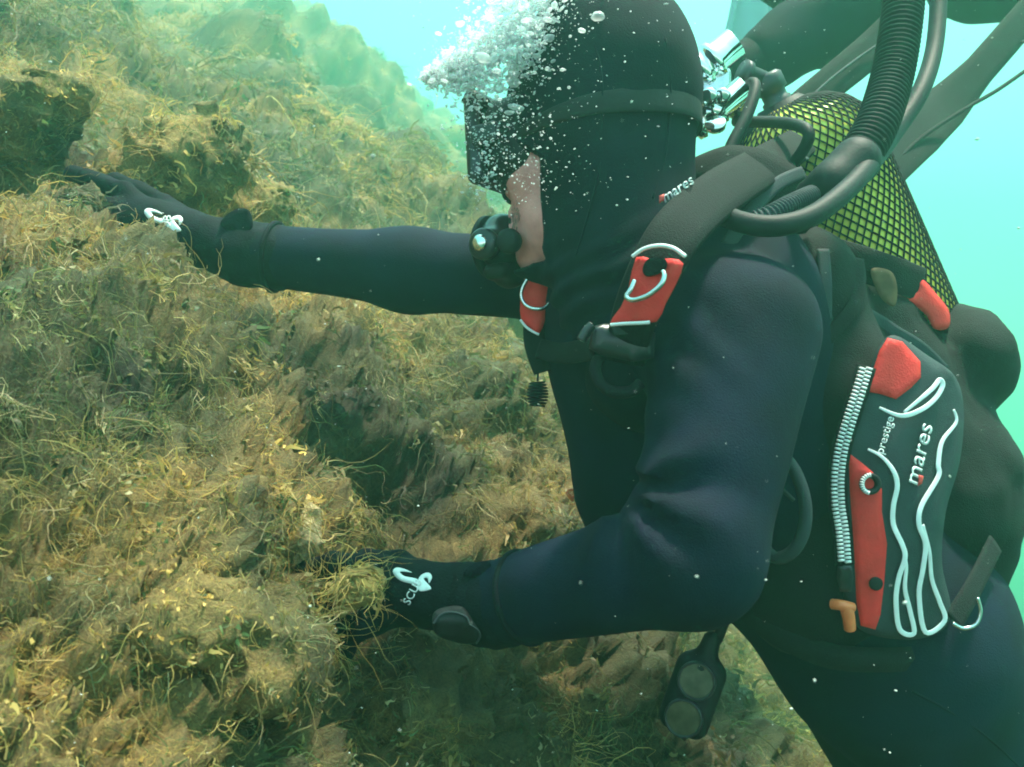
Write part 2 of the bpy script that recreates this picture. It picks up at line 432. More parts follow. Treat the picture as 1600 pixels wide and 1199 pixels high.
# hollows (-) and mounds (+): photo x, y, distance, radius, height
LUMPS = [(400, 540, 1.24, .10, -.12), (330, 480, 1.24, .08, -.07), (560, 760, 1.12, .07, -.08), (650, 800, 1.14, .08, -.09), (180, 190, 1.6, .13, -.13), (150, 760, .74, .05, -.05), (230, 1060, .60, .035, -.03), (400, 1010, .70, .035, -.03),
         (70, 560, .85, .10, .035), (60, 450, .98, .11, .05), (250, 700, .88, .07, -.035), (330, 950, .66, .085, .035), (120, 1050, .56, .06, .025),
         (60, 860, .62, .05, -.03), (420, 1120, .68, .05, -.03), (700, 640, 1.25, .08, .03), (560, 600, 1.2, .06, .03), (420, 700, 1.05, .06, .035), (730, 780, 1.2, .05, .03),
         (640, 1080, .95, .08, -.05), (860, 1090, 1.1, .09, -.03), (480, 840, .82, .05, .02), (520, 400, 1.75, .15, .05), (600, 240, 6.0, .6, .3), (300, 80, 5.0, .6, .3), (480, 130, 8.0, .9, .6), (560, 200, 7.5, .7, -.3), (100, 60, 3.3, .4, .2), (330, 180, 3.6, .4, -.25)]
D = np.zeros(gx.shape)
for (px, py, Y, r, hgt) in LUMPS:
    c = P(px, py, Y); cz = float(slope_z(c[0], c[1])); c = np.array((c[0], c[1], cz))
    D += hgt * np.exp(-np.sum((base - c) ** 2, -1) / (2 * (r * .75) ** 2))
far = np.clip((RR - .5) / 2.0, 0, 2.5)
D += fbm(base * 2.6, 2, 5) * (.05 + .10 * far)
bil = np.abs(fbm(base * 7.0, 2, 15)); D += (bil * 2 - .5) * .04 + (np.abs(fbm(base * 1.7, 2, 17)) * 2 - .5) * .09 * far
D += (ridged(base * 19 + fbm(base * 9, 2, 33)[..., None] * .8, 21) - .5) * .022
p1 = base + nrm * D[..., None]
warp = np.stack((fbm(p1 * 30, 2, 41), fbm(p1 * 30, 2, 43), fbm(p1 * 30, 2, 45)), -1)
D2 = (ridged(p1 * 34 + warp * 1.1, 51) ** 2 - .45) * .028 - np.clip(vnoise(p1 * 24 + warp * .7, 55) - .60, 0, 1) * .11 + (ridged(p1 * 90 + warp * 1.6, 61) ** 2 - .4) * .012 + fbm(p1 * 210, 2, 71) * .004
terr = p1 + nrm * D2[..., None]
tn = grid_normals(terr)
ii, jj = np.meshgrid(np.arange(NT - 1), np.arange(NR - 1), indexing='ij')
a0 = ii * NR + jj; TQ = np.stack((a0, a0 + 1, a0 + NR + 1, a0 + NR), -1).reshape(-1, 4)

PAL = np.array([(.50, .300, .080), (.60, .400, .130), (.27, .200, .066), (.115, .125, .045), (.075, .11, .035), (.26, .235, .13), (.085, .075, .045), (.42, .34, .17)])
GREEN = [(100, 640, .82, .14), (250, 720, .92, .12), (330, 620, .98, .10), (700, 720, 1.25, .14), (800, 620, 1.45, .14), (560, 700, 1.12, .10), (150, 800, .70, .08), (250, 120, 3.0, .5), (520, 330, 2.2, .3), (650, 280, 5.0, .8), (900, 1080, 1.2, .2), (60, 880, .6, .06)]
SHADED = [(400, 540, 1.28, .11), (330, 470, 1.26, .10), (640, 800, 1.2, .09), (180, 190, 1.45, .14), (90, 330, 1.15, .08), (450, 640, 1.15, .07), (1000, 1100, 1.3, .2), (700, 1080, 1.05, .12), (420, 1040, .72, .035), (60, 860, .62, .03)]  # hollows of the slope whose shade is painted into the growth colour
OCHRE = [(300, 950, .68, .11), (120, 1080, .56, .08), (270, 250, 1.4, .12), (400, 330, 1.5, .09), (40, 440, 1.0, .12), (30, 220, 1.25, .15), (440, 830, .9, .06), (730, 850, 1.1, .07), (430, 220, 2.9, .25), (410, 140, 4.6, .4), (420, 700, 1.05, .06), (520, 540, 1.25, .08), (130, 130, 2.2, .2)]
def near(p, L):
    r = 0
    for (px, py, Y, s) in L: r = np.maximum(r, np.exp(-np.sum((p - P(px, py, Y)) ** 2, -1) / (2 * (.8 * s) ** 2)))
    return r
def algae_color(p, jitter=0.0, rng=RNG):
    """base colour of the growth, by patches: ochre mats, olive turf, green tufts, bare dark rock, shade painted into hollows"""
    a = fbm(p * 5.5, 3, 101); b = fbm(p * 17, 3, 111); c = vnoise(p * 55, 121) * 2 - 1
    kg, kd, ko = near(p, GREEN), near(p, SHADED), near(p, OCHRE)
    och = np.clip(.42 + 1.5 * a + .7 * b + .6 * ko - .5 * kg, 0, 1)[..., None]
    grn = np.clip(.35 - 1.2 * a + 1.1 * fbm(p * 11, 2, 131) + .9 * kg - .5 * ko, 0, 1)[..., None]
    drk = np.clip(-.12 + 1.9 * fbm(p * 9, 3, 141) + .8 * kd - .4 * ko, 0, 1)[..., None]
    col = PAL[2] * (1 - och) + (PAL[0] * (.5 - .5 * c)[..., None] + PAL[1] * (.5 + .5 * c)[..., None]) * och
    col = col * (1 - grn * .75) + PAL[3] * grn * .75
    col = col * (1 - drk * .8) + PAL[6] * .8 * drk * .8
    pale = np.clip(-.55 + 1.7 * fbm(p * 23, 2, 151), 0, 1)[..., None]
    col = col * (1 - pale * .6) + PAL[5] * pale * .6
    if jitter: col = col * (1 + jitter * (rng.rand(*col.shape[:-1], 1) * 2 - 1))
    return np.clip(col, 0.01, 1)
def with_alpha(c): return np.concatenate((c, np.ones(c.shape[:-1] + (1,))), -1)

def algae_material(name, rough, bump):
    m = bpy.data.materials.new(name); m.use_nodes = True; nt = m.node_tree; b = nt.nodes['Principled BSDF']
    b.inputs['Roughness'].default_value = rough; b.inputs['Specular IOR Level'].default_value = 0.45
    at = nt.nodes.new('ShaderNodeAttribute'); at.attribute_name = 'tint'
    tc = nt.nodes.new('ShaderNodeTexCoord')
    nz = nt.nodes.new('ShaderNodeTexNoise'); nz.inputs['Scale'].default_value = 170; nz.inputs['Detail'].default_value = 8; nz.inputs['Roughness'].default_value = .68; nz.inputs['Distortion'].default_value = 2.2
    nt.links.new(tc.outputs['Object'], nz.inputs['Vector'])
    mp = nt.nodes.new('ShaderNodeMapRange'); mp.inputs['From Min'].default_value = .3; mp.inputs['From Max'].default_value = .7
    mp.inputs['To Min'].default_value = .35; mp.inputs['To Max'].default_value = 1.75; nt.links.new(nz.outputs['Fac'], mp.inputs['Value'])
    mx = nt.nodes.new('ShaderNodeVectorMath'); mx.operation = 'SCALE'
    nt.links.new(at.outputs['Color'], mx.inputs[0]); nt.links.new(mp.outputs[0], mx.inputs['Scale']); nt.links.new(mx.outputs[0], b.inputs['Base Color'])
    if bump:
        bp = nt.nodes.new('ShaderNodeBump'); bp.inputs['Strength'].default_value = bump; bp.inputs['Distance'].default_value = .006
        nt.links.new(nz.outputs['Fac'], bp.inputs['Height']); nt.links.new(bp.outputs[0], b.inputs['Normal'])
    return m
M['turf'] = algae_material('algae_turf', .75, 1.0)
def strand_material():
    m = bpy.data.materials.new('algae_filament'); m.use_nodes = True; nt = m.node_tree; b = nt.nodes['Principled BSDF']
    b.inputs['Roughness'].default_value = .55; b.inputs['Specular IOR Level'].default_value = .5
    at = nt.nodes.new('ShaderNodeAttribute'); at.attribute_name = 'tint'; nt.links.new(at.outputs['Color'], b.inputs['Base Color'])
    tr = nt.nodes.new('ShaderNodeBsdfTranslucent'); nt.links.new(at.outputs['Color'], tr.inputs['Color'])
    mix = nt.nodes.new('ShaderNodeMixShader'); mix.inputs[0].default_value = .45
    nt.links.new(b.outputs[0], mix.inputs[1]); nt.links.new(tr.outputs[0], mix.inputs[2]); nt.links.new(mix.outputs[0], nt.nodes['Material Output'].inputs['Surface'])
    return m
M['strand'] = strand_material()

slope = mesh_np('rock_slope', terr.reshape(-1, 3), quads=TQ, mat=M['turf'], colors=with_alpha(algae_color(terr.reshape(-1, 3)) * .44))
tag(slope, kind='structure')

# boulders standing out of the slope: things of their own
GROW = [(terr.reshape(-1, 3), tn.reshape(-1, 3), None)]
def boulder(c, r, rot, seed, label, h=.008, amp=.35):
    c = np.asarray(c, float); m = max(r) * 1.5
    g = Grid(c - m, c + m, max(min(h, .006), max(r) / 42)); ca, sa = math.cos(rot), math.sin(rot)
    R = np.array(((ca, 0, sa), (0, 1, 0), (-sa, 0, ca)))
    f = ell(g, c, r, R); p = g.pts()
    k = min(r)
    f = f + fbm(p / k * .8, 2, seed) * k * amp + (np.abs(fbm(p / k * 2.2, 2, seed + 3)) - .25) * k * amp * .9 - (ridged(p * 36, seed + 7) ** 2 - .4) * .020 * min(1, k / .06) + np.clip(vnoise(p * 24, seed + 11) - .6, 0, 1) * .09 * min(1, k / .06) - (ridged(p * 90, seed + 9) ** 2 - .4) * .008
    v, q = nets(f, g)
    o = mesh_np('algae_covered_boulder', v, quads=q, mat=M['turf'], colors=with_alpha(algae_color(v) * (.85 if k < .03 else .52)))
    tag(o, label, 'boulder', 'boulders on the slope')
    me = o.data; n = np.zeros(len(v) * 3, dtype=np.float32); me.vertices.foreach_get('normal', n)
    GROW.append((v, n.reshape(-1, 3), c))
    return o
boulder(P(275, 262, 1.40), (.115, .11, .07), .35, 3, 'ochre algae-covered boulder just above the white-marked glove of the far arm')
boulder(P(400, 335, 1.62), (.075, .08, .045), .5, 13, 'low ochre boulder lying along the top of the outstretched far sleeve', amp=.3)
boulder(P(430, 225, 2.9), (.20, .20, .13), .1, 23, 'hazy tan boulder with a flat top, upslope of the outstretched arm')
boulder(P(400, 145, 4.6), (.30, .30, .19), .1, 33, 'pale flat-topped boulder high on the slope, half lost in haze')
boulder(P(15, 480, .98), (.11, .11, .07), .45, 43, 'broad pale mound of algae at the left edge below the far glove', amp=.3)
boulder(P(0, 215, 1.28), (.15, .11, .045), .55, 53, 'long ochre ledge slanting down from the left edge to the far glove', amp=.3)
boulder(P(235, 475, 1.13), (.030, .03, .02), .1, 63, 'small orange-yellow lump of rock under the far wrist', h=.004)
boulder(P(440, 830, .90), (.036, .035, .03), .2, 73, 'small pale encrusted stone above the near glove fingers', h=.004)
boulder(P(330, 965, .70), (.10, .085, .045), -.3, 83, 'stringy ochre foreground boulder gripped by the near hand', amp=.35)
boulder(P(556, 918, .815), (.024, .02, .017), .3, 103, 'small ochre clump of algae caught between the near glove fingers', h=.003)
boulder(P(118, 318, 1.135), (.040, .03, .028), .5, 113, 'ochre tuft of algae over the fingertips of the far glove', h=.004)
boulder(P(640, 1130, .98), (.09, .09, .10), 0, 93, 'rounded dark brown boulder under the near forearm')
bpy.data.objects['algae_covered_boulder.007'].data.color_attributes['tint'].data.foreach_set('color', with_alpha(np.clip(algae_color(GROW[8][0]) * .5 + np.array((.30, .25, .16)), 0, 1)).astype(np.float32).ravel())

# ---- filamentous algae: ribbons in tufts, uncountable stuff, one object
def ribbons(paths, widths, cols):
    """paths (S,K,3); widths (S,K); cols (S,3) -> flat ribbons, side vector across the line of growth"""
    S, K, _ = paths.shape
    T = np.gradient(paths, axis=1); T /= np.linalg.norm(T, axis=2)[..., None] + 1e-12
    rnd = RNG.normal(size=(S, 1, 3)) + np.array((0, -1.2, .3)); sd = np.cross(T, rnd); sd /= np.linalg.norm(sd, axis=2)[..., None] + 1e-12
    V = np.stack((paths - sd * widths[..., None], paths + sd * widths[..., None]), 2).reshape(-1, 3)
    b = (np.arange(S) * K * 2)[:, None] + (np.arange(K - 1) * 2)[None]
    Q = np.stack((b, b + 1, b + 3, b + 2), -1).reshape(-1, 4)
    C = np.repeat(cols[:, None], K * 2, 1).reshape(-1, 3)
    return V, Q, C
def tufts(pts, nrm, nclump, per, K, length, width, spread, lie, curl, seed, size_pow=.75):
    rng = np.random.RandomState(seed)
    pick = rng.randint(0, len(pts), nclump * 2)
    pr = 1 - .75 * near(pts[pick], SHADED) - .45 * (vnoise(pts[pick] * 13, 401) < .36); pick = pick[rng.rand(len(pick)) < pr][:nclump]; nclump = len(pick)
    root = pts[pick]; n = nrm[pick]
    dist = np.linalg.norm(root, axis=1); sc = np.clip(dist / .8, .55, 6) ** size_pow
    flow = np.stack((fbm(root * 4, 2, 201), fbm(root * 4, 2, 211) * .6, fbm(root * 4, 2, 221) - .35), -1) + np.array((.35, -.1, -.10))
    flow = flow + rng.normal(size=flow.shape) * .35
    flow = flow - n * np.sum(flow * n, 1)[:, None]; flow /= np.linalg.norm(flow, axis=1)[:, None] + 1e-9
    S = nclump * per; rp = np.repeat
    off = rng.normal(size=(S, 3)) * spread * rp(sc, per)[:, None]; N = rp(n, per, 0); off -= N * np.sum(off * N, 1)[:, None] * .8
    pos = rp(root, per, 0) + off
    d = N * (1 - lie) + rp(flow, per, 0) * lie + rng.normal(size=(S, 3)) * .30
    d /= np.linalg.norm(d, axis=1)[:, None]
    L = length * rp(sc * (.45 + 1.2 * vnoise(root * 9, 411)), per) * (.45 + 1.1 * rng.rand(S)) * rp(.6 + .8 * rng.rand(nclump), per)
    step = (L / (K - 1))[:, None]; path = np.zeros((S, K, 3)); path[:, 0] = pos - N * .003
    ph = rng.rand(nclump) * 50
    for k in range(1, K):
        path[:, k] = path[:, k - 1] + d * step
        q = path[:, k] / (rp(sc, per)[:, None] ** .5)
        w = np.stack((vnoise(q * 75 + 7, 301), vnoise(q * 75 + 19, 311), vnoise(q * 75 + 31, 321)), -1) * 2 - 1
        d = d + w * curl + rng.normal(size=(S, 3)) * curl * .25 + np.array((0, 0, -.06)) - N * (.30 * lie)
        d /= np.linalg.norm(d, axis=1)[:, None]
    t = np.linspace(0, 1, K)
    W = (width * rp(sc, per) * (.5 + rng.rand(S)))[:, None] * (1 - .75 * t ** 1.6)[None]
    col = algae_color(root); col = col * (.7 + .6 * rng.rand(nclump, 1)) * (.55 + 1.0 * vnoise(root * 14, 421))[:, None]
    col *= (1 - .6 * near(root, SHADED))[:, None]; acc = rng.rand(nclump); acc = np.where(near(root, SHADED) > .5, .5, acc); col[acc < .08] = PAL[7] * (.75 + .3 * rng.rand((acc < .08).sum(), 1)); g = (acc > .88); col[g] = PAL[4] * (.8 + .9 * rng.rand(g.sum(), 1))  # filaments in the hollows darkened too, painted shade
    C = rp(col, per, 0) * (.75 + .5 * rng.rand(S, 1)) * 1.12
    return ribbons(path, W, np.clip(C, 0, 1))
def in_view(p, n, lo=-70, hi=1700, lo_y=-80, hi_y=1290):
    px = p[:, 0] / (p[:, 1] * KPX) + 800; py = 599.5 - p[:, 2] / (p[:, 1] * KPX)
    facing = np.sum(n * -p, 1) / np.linalg.norm(p, axis=1) > -.25
    return (p[:, 1] > .25) & (px > lo) & (px < hi) & (py > lo_y) & (py < hi_y) & facing
allp = []; alln = []
for (v, n, c) in GROW:
    k = in_view(v, n); alln_, allp_ = n[k], v[k]
    if c is not None:                       # as dense on a boulder as on the slope
        small = max(np.ptp(v, axis=0)) < .12
        m = min(len(allp_), 45 if small else int(9000 * (max(np.ptp(v, axis=0)) / np.linalg.norm(c)) ** 2 * 2.2) + 50)
        s_ = np.random.RandomState(5).permutation(len(allp_))[:m]; allp_, alln_ = allp_[s_], alln_[s_]
    allp.append(allp_); alln.append(alln_)
ap, an = np.concatenate(allp), np.concatenate(alln)
sets = [tufts(ap, an, 9000, 12, 6, .022, .00036, .009, .70, 1.15, 1),
        tufts(ap, an, 2000, 14, 9, .055, .00032, .015, .84, .8, 2),
        tufts(ap, an, 5200, 8, 4, .010, .0015, .008, .62, 1.1, 3),
        tufts(ap, an, 500, 3, 14, .10, .00038, .016, .80, .38, 4)]
V, Q, C = [], [], []; o_ = 0
for v, q, c in sets: V.append(v); Q.append(q + o_); C.append(c); o_ += len(v)
alg = mesh_np('filamentous_algae', np.concatenate(V), quads=np.concatenate(Q), mat=M['strand'], colors=with_alpha(np.concatenate(C)))
tag(alg, 'ochre and olive stringy algae matted over the whole rocky slope', 'algae', kind='stuff')
AP, AN = ap, an
print('ALGAE quads', sum(len(s[1]) for s in sets), 'terrain quads', len(TQ))
# ================================================================== the near diver
me_root = empty('person', P(1400, 1000, 1.05), 'diver in dark navy wetsuit and hood reaching both gloved hands to the rocks', 'person', 'divers')
# ---- head frame: f forward (left and away), l towards the camera, u up
HY = .93; HC = P(938, 218, HY)
yaw = math.radians(31); pit = math.radians(-4)
hf = np.array((-math.cos(yaw) * math.cos(pit), math.sin(yaw) * math.cos(pit), math.sin(pit)))
hl = np.cross((0, 0, 1), hf); hl /= np.linalg.norm(hl); hu = np.cross(hf, hl)
HR = np.array((hf, hl, hu))
def H(f, l, u): return HC + hf * f + hl * l + hu * u
def head_sdf(g, full=True):
    d = ell(g, H(-.012, 0, .040), (.088, .076, .106), HR)
    d = smin(d, ell(g, H(.034, 0, -.015), (.068, .063, .098), HR), .03)
    d = smin(d, ell(g, H(.040, 0, -.078), (.060, .054, .055), HR), .03)
    d = smin(d, ell(g, H(.082, 0, -.112), (.024, .026, .020), HR), .02)
    d = smin(d, cone(g, H(-.02, 0, -.07), H(-.045, 0, -.24), .060, .064), .03)
    if full:
        d = smin(d, cone(g, H(.088, 0, .012), H(.108, 0, -.034), .010, .013), .012)
        for s in (-1, 1):
            d = smin(d, ell(g, H(.100, s * .013, -.038), (.010, .010, .009), HR), .008)
            d = smin(d, ell(g, H(.062, s * .042, -.030), (.028, .022, .022), HR), .02)      # cheek
            d = smax(d, -ell(g, H(.100, s * .032, .002), (.018, .019, .014), HR), .012)     # socket
            d = smin(d, cone(g, H(.096, s * .012, .024), H(.084, s * .046, .022), .008, .006), .012)  # brow
            d = smin(d, ell(g, H(-.012, s * .074, -.010), (.018, .006, .028), HR), .006)     # ear, flat under the hood
        for uu in (-.066, -.080):
            d = smin(d, cone(g, H(.098, -.022, uu), H(.098, .022, uu), .0065, .0065), .006)
            d = smin(d, cone(g, H(.100, -.008, uu), H(.100, .008, uu), .008, .008), .005)
    return d
gh = Grid(HC + (-.21, -.19, -.30), HC + (.21, .19, .22), .0036)
dh = head_sdf(gh)
dh = smin(dh, cone(gh, P(905, 452, 1.08), P(1110, 470, .86), .05, .05), .05)
body = sdf_obj('body', dh, gh, M['skin'], me_root); body['label'] = 'pink cheek and jaw showing between mask, mouthpiece and hood'
for s in (-1, 1):
    gE = Grid(H(.083, s * .032, .002) - .018, H(.083, s * .032, .002) + .018, .002)
    ey = sdf_obj('eye', ell(gE, H(.083, s * .032, .002), (.0125, .0125, .0125)), gE, M['eye'], body)
# grey beard stubble / moustache: short hair ribbons on the lip and cheek
rngb = np.random.RandomState(3); bp_, bw_, bc_ = [], [], []
for k in range(900):
    s = rngb.uniform(-1, 1); r0 = H(.098 - .030 * s * s, s * .042, -.050 - .010 * abs(s) + rngb.normal() * .006)
    dr = hf * .3 + hl * s * .8 - hu * (.8 + .4 * rngb.rand()); dr /= np.linalg.norm(dr); L = .010 + .012 * rngb.rand()
    bp_.append([r0, r0 + dr * L * .5 + hf * .003, r0 + dr * L]); bw_.append([.0006, .0005, .0002]); bc_.append(np.array((.22, .19, .16)) * rngb.uniform(.6, 1.4))
vb, qb, cb = ribbons(np.array(bp_), np.array(bw_), np.array(bc_))
mesh_np('moustache', vb, quads=qb, mat=M['strand'], parent=body, colors=with_alpha(cb))

# ---- wetsuit: one continuous surface over torso, arms and legs
SH_L, EL_L, WR_L = P(1154, 522, .815), P(1084, 868, .735), P(772, 945, .86)
SH_R, EL_R, WR_R = P(880, 436, 1.10), P(640, 422, 1.14), P(385, 398, 1.17)
CHEST, WAIST, PELV = P(1075, 560, .98), P(1220, 780, 1.03), P(1370, 960, 1.07)
HIP_L, KN_L, AN_L = P(1410, 1030, 1.0), P(1560, 1300, 1.10), P(1500, 1330, 1.55)
HIP_R, KN_R, AN_R = P(1340, 1000, 1.16), P(1440, 1290, 1.36), P(1350, 1180, 1.80)
gw = Grid((-.44, .60, -.92), (.80, 1.90, .20), .0090)
d = cone(gw, CHEST + (0, 0, .04), WAIST, .148, .126)
d = smin(d, cone(gw, P(1005, 540, .99), P(1040, 755, 1.03), .100, .108), .05)
d = smin(d, cone(gw, WAIST, PELV, .126, .145), .06)
d = smin(d, cone(gw, SH_L + (-.02, .03, -.005), SH_R + (.02, -.03, .015), .066, .072), .05)
d = smin(d, cone(gw, H(-.04, 0, -.20), CHEST + (-.01, 0, .08), .068, .09), .05)
armL = smin(cone(gw, SH_L, EL_L, .074, .056), cone(gw, EL_L, WR_L, .055, .040), .022)
armR = smin(cone(gw, SH_R, EL_R, .056, .048), cone(gw, EL_R, WR_R, .048, .041), .03)
d = smin(d, armL, .028); d = smin(d, armR, .04)
for hp, kn, an in ((HIP_L, KN_L, AN_L), (HIP_R, KN_R, AN_R)):
    leg = smin(cone(gw, hp, kn, .115, .070), cone(gw, kn, an, .066, .045), .03)
    leg = smin(leg, cone(gw, an, an + np.array((-.02, .14, -.05)), .045, .035), .03)
    d = smin(d, leg, .06)
# crease folds at the inside of the elbow, soft wrinkles elsewhere
pw = gw.pts()
fo_ = np.exp(-(np.sum((pw - P(1060, 540, .76)) ** 2, -1)) / .05 ** 2); d = d + fo_ * np.sin((pw @ np.array((.75, .1, .66))) * 190 + fbm(pw * 10, 1, 6) * 2) * .0030
bis = P(972, 768, .70); dx_, dz_ = pw[..., 0] - bis[0], pw[..., 2] - bis[2]
dist = np.sqrt(dx_ ** 2 + dz_ ** 2); wv = np.exp(-((dist - .030) / .050) ** 2) * np.exp(-((pw[..., 1] - .70) / .09) ** 2)
d = d + wv * np.sin(np.arctan2(dz_, dx_) * 8.0 + fbm(pw * 14, 1, 5) * 1.5 + 1.0) * .0080
d = d + fbm(pw * np.array((8, 8, 11)), 2, 9) * .0030
del pw
suit = sdf_obj('wetsuit', d, gw, M['suit'], me_root)
suit['label'] = 'dark navy neoprene wetsuit creased at the bent elbow'
del d, armL, armR
# stitched seams on the suit: sleeve and thigh
# ---- hood with bib
gg = Grid(HC + (-.17, -.20, -.31), HC + (.22, .21, .20), .004)
dd = head_sdf(gg, False) - .009
for s in (-1, 1): dd = smin(dd, ell(gg, H(-.012, s * .072, -.010), (.034, .014, .042), HR), .02)
dd = smin(dd, ell(gg, H(-.010, 0, .066), (.090, .080, .098), HR), .03)
dd = smin(dd, cone(gg, H(-.012, 0, -.05), H(-.024, .0, -.16), .073, .072), .03)
dd = smin(dd, cone(gg, H(-.028, 0, -.16), P(1012, 480, .97), .066, .088), .04)
fl = (gg.X - HC[0]) * hf[0] + (gg.Y - HC[1]) * hf[1] + (gg.Z - HC[2]) * hf[2]
ul = (gg.X - HC[0]) * hu[0] + (gg.Y - HC[1]) * hu[1] + (gg.Z - HC[2]) * hu[2]
ll = (gg.X - HC[0]) * hl[0] + (gg.Y - HC[1]) * hl[1] + (gg.Z - HC[2]) * hl[2]
open_ = np.maximum(np.maximum(-(fl - (.028 - .17 * np.minimum(ul + .03, .02) + 1.6 * np.maximum(ul + .030, 0))), ul - .070), -(ul + .128))   # < 0 inside the opening
dd = smax(dd, -open_, .006)
dd = dd + fbm(gg.pts() * np.array((10, 10, 18)), 2, 19) * .0030
dd = dd + np.exp(-((ul + .165) / .045) ** 2) * np.sin(ul * 210 + fl * 45 + fbm(gg.pts() * 14, 1, 29) * 3.0) * .0030
dd = dd - np.exp(-((np.abs(open_) - .004) / .005) ** 2) * .0022       # rolled edge round the face
hood = sdf_obj('hood', dd, gg, M['hood'], me_root); hood['label'] = 'black neoprene diving hood with a long neck bib'

# ---- gloves: palm, four fingers and thumb
def glove(wr, elbow, palm_c, knuckles, fingers, thumb, r, cuff_to, label, strap):
    pts = [wr, palm_c] + [q for fgr in fingers + [thumb] for q in fgr]
    lo = np.min(pts, 0) - .06; hi = np.max(pts, 0) + .06
    g = Grid(lo, hi, .0034)
    d = cone(g, wr + (elbow - wr) / np.linalg.norm(elbow - wr) * .045, wr, r + .007, r + .004)
    d = smin(d, cone(g, wr, palm_c, r + .002, r * .92), .02)
    for k in range(4):
        d = smin(d, cone(g, palm_c, knuckles[k], r * .62, .0135), .014)
    for k, fgr in enumerate(fingers):
        rr_ = (.0128, .0132, .0126, .0115)[k]; c0 = cone(g, knuckles[k], fgr[0], rr_ + .001, rr_)
        for j in range(len(fgr) - 1): c0 = smin(c0, cone(g, fgr[j], fgr[j + 1], rr_ - .0006 * j, rr_ - .0006 * (j + 1)), .004)
        d = smin(d, c0, .006)
    c0 = cone(g, palm_c * .45 + wr * .55, thumb[0], .020, .0165)
    for j in range(len(thumb) - 1): c0 = smin(c0, cone(g, thumb[j], thumb[j + 1], .0150 - .0008 * j, .0145 - .0008 * j), .005)
    d = smin(d, c0, .012)
    p = g.pts(); d = d + fbm(p * 40, 2, 23) * .0022 - np.exp(-((np.sqrt(np.sum((p - wr) ** 2, -1)) - .0) / .05) ** 2) * np.sin((p @ ((palm_c - wr) / np.linalg.norm(palm_c - wr))) * 330) * .0012
    o = sdf_obj('glove', d, g, M['glove'], me_root); o['label'] = label
    c = cuff_to; T = (elbow - wr) / np.linalg.norm(elbow - wr)
    ring = wr + T * .040
    u = np.cross(T, (0, 0, 1)); u /= np.linalg.norm(u); w = np.cross(T, u)
    circ = [ring + (u * math.cos(q) + w * math.sin(q)) * (r + .0085) for q in np.linspace(0, 2 * math.pi, 24, endpoint=False)]
    tube('cuff_hem', circ, .0035, M['glove'], o, sides=6, n=2, closed=True)
    return o
palmL = P(640, 925, .885)
gL = glove(WR_L, EL_L, palmL, [P(600, 890, .875), P(585, 915, .885), P(580, 945, .885), P(585, 972, .88)],
           [[P(560, 886, .865), P(520, 882, .868), P(478, 893, .885)], [P(550, 915, .872), P(520, 925, .885), P(500, 942, .905)],
            [P(552, 952, .872), P(530, 970, .885), P(520, 990, .905)], [P(562, 985, .87), P(545, 1000, .88), P(540, 1018, .90)]],
           [P(625, 885, .93), P(570, 880, .94), P(525, 895, .95)], .034, EL_L, 'near glove gripping algae, white emblem on its back', True)
palmR = P(245, 352, 1.185)
gR = glove(WR_R, EL_R, palmR, [P(195, 300, 1.19), P(180, 325, 1.175), P(175, 350, 1.17), P(180, 375, 1.17)],
           [[P(166, 290, 1.195), P(136, 278, 1.20), P(112, 272, 1.225)], [P(140, 318, 1.175), P(108, 318, 1.185), P(85, 330, 1.20)],
            [P(135, 352, 1.17), P(105, 362, 1.18), P(85, 375, 1.195)], [P(145, 385, 1.165), P(120, 398, 1.175), P(105, 410, 1.19)]],
           [P(255, 320, 1.22), P(215, 300, 1.235), P(180, 285, 1.24)], .036, EL_R, 'far glove spread on the rock, white emblem on its back', True)
# pull tabs and closures on the gloves
tabR = patch('pull_tab', [(345, 352), (352, 338), (372, 326), (390, 330), (394, 356), (370, 362)], lambda x, y: 1.135, .012, M['glove'], gR, step=10)
tabL = patch('pull_tab', [(725, 900), (735, 884), (752, 877), (766, 880), (762, 902)], lambda x, y: .835, .012, M['glove'], gL, step=8)
pd = lambda x, y: .806 + .00028 * abs(y - 972)
stL = patch('wrist_strap', [(676, 962), (690, 950), (722, 948), (740, 972), (750, 990), (742, 1006), (712, 1004), (680, 990)], pd, .010, M['rubber'], gL, step=8, round_edge=.002)
tube('strap_edge', [P(x, y, pd(x, y) - .001) for x, y in ((677, 975), (690, 960), (708, 957), (728, 964), (733, 974))], .0011, M['nylon_grey'], stL, sides=6)
tube('strap_edge', [P(x, y, pd(x, y) - .001) for x, y in ((733, 976), (746, 984), (750, 994), (744, 1006))], .0009, M['nylon_grey'], stL, sides=6)

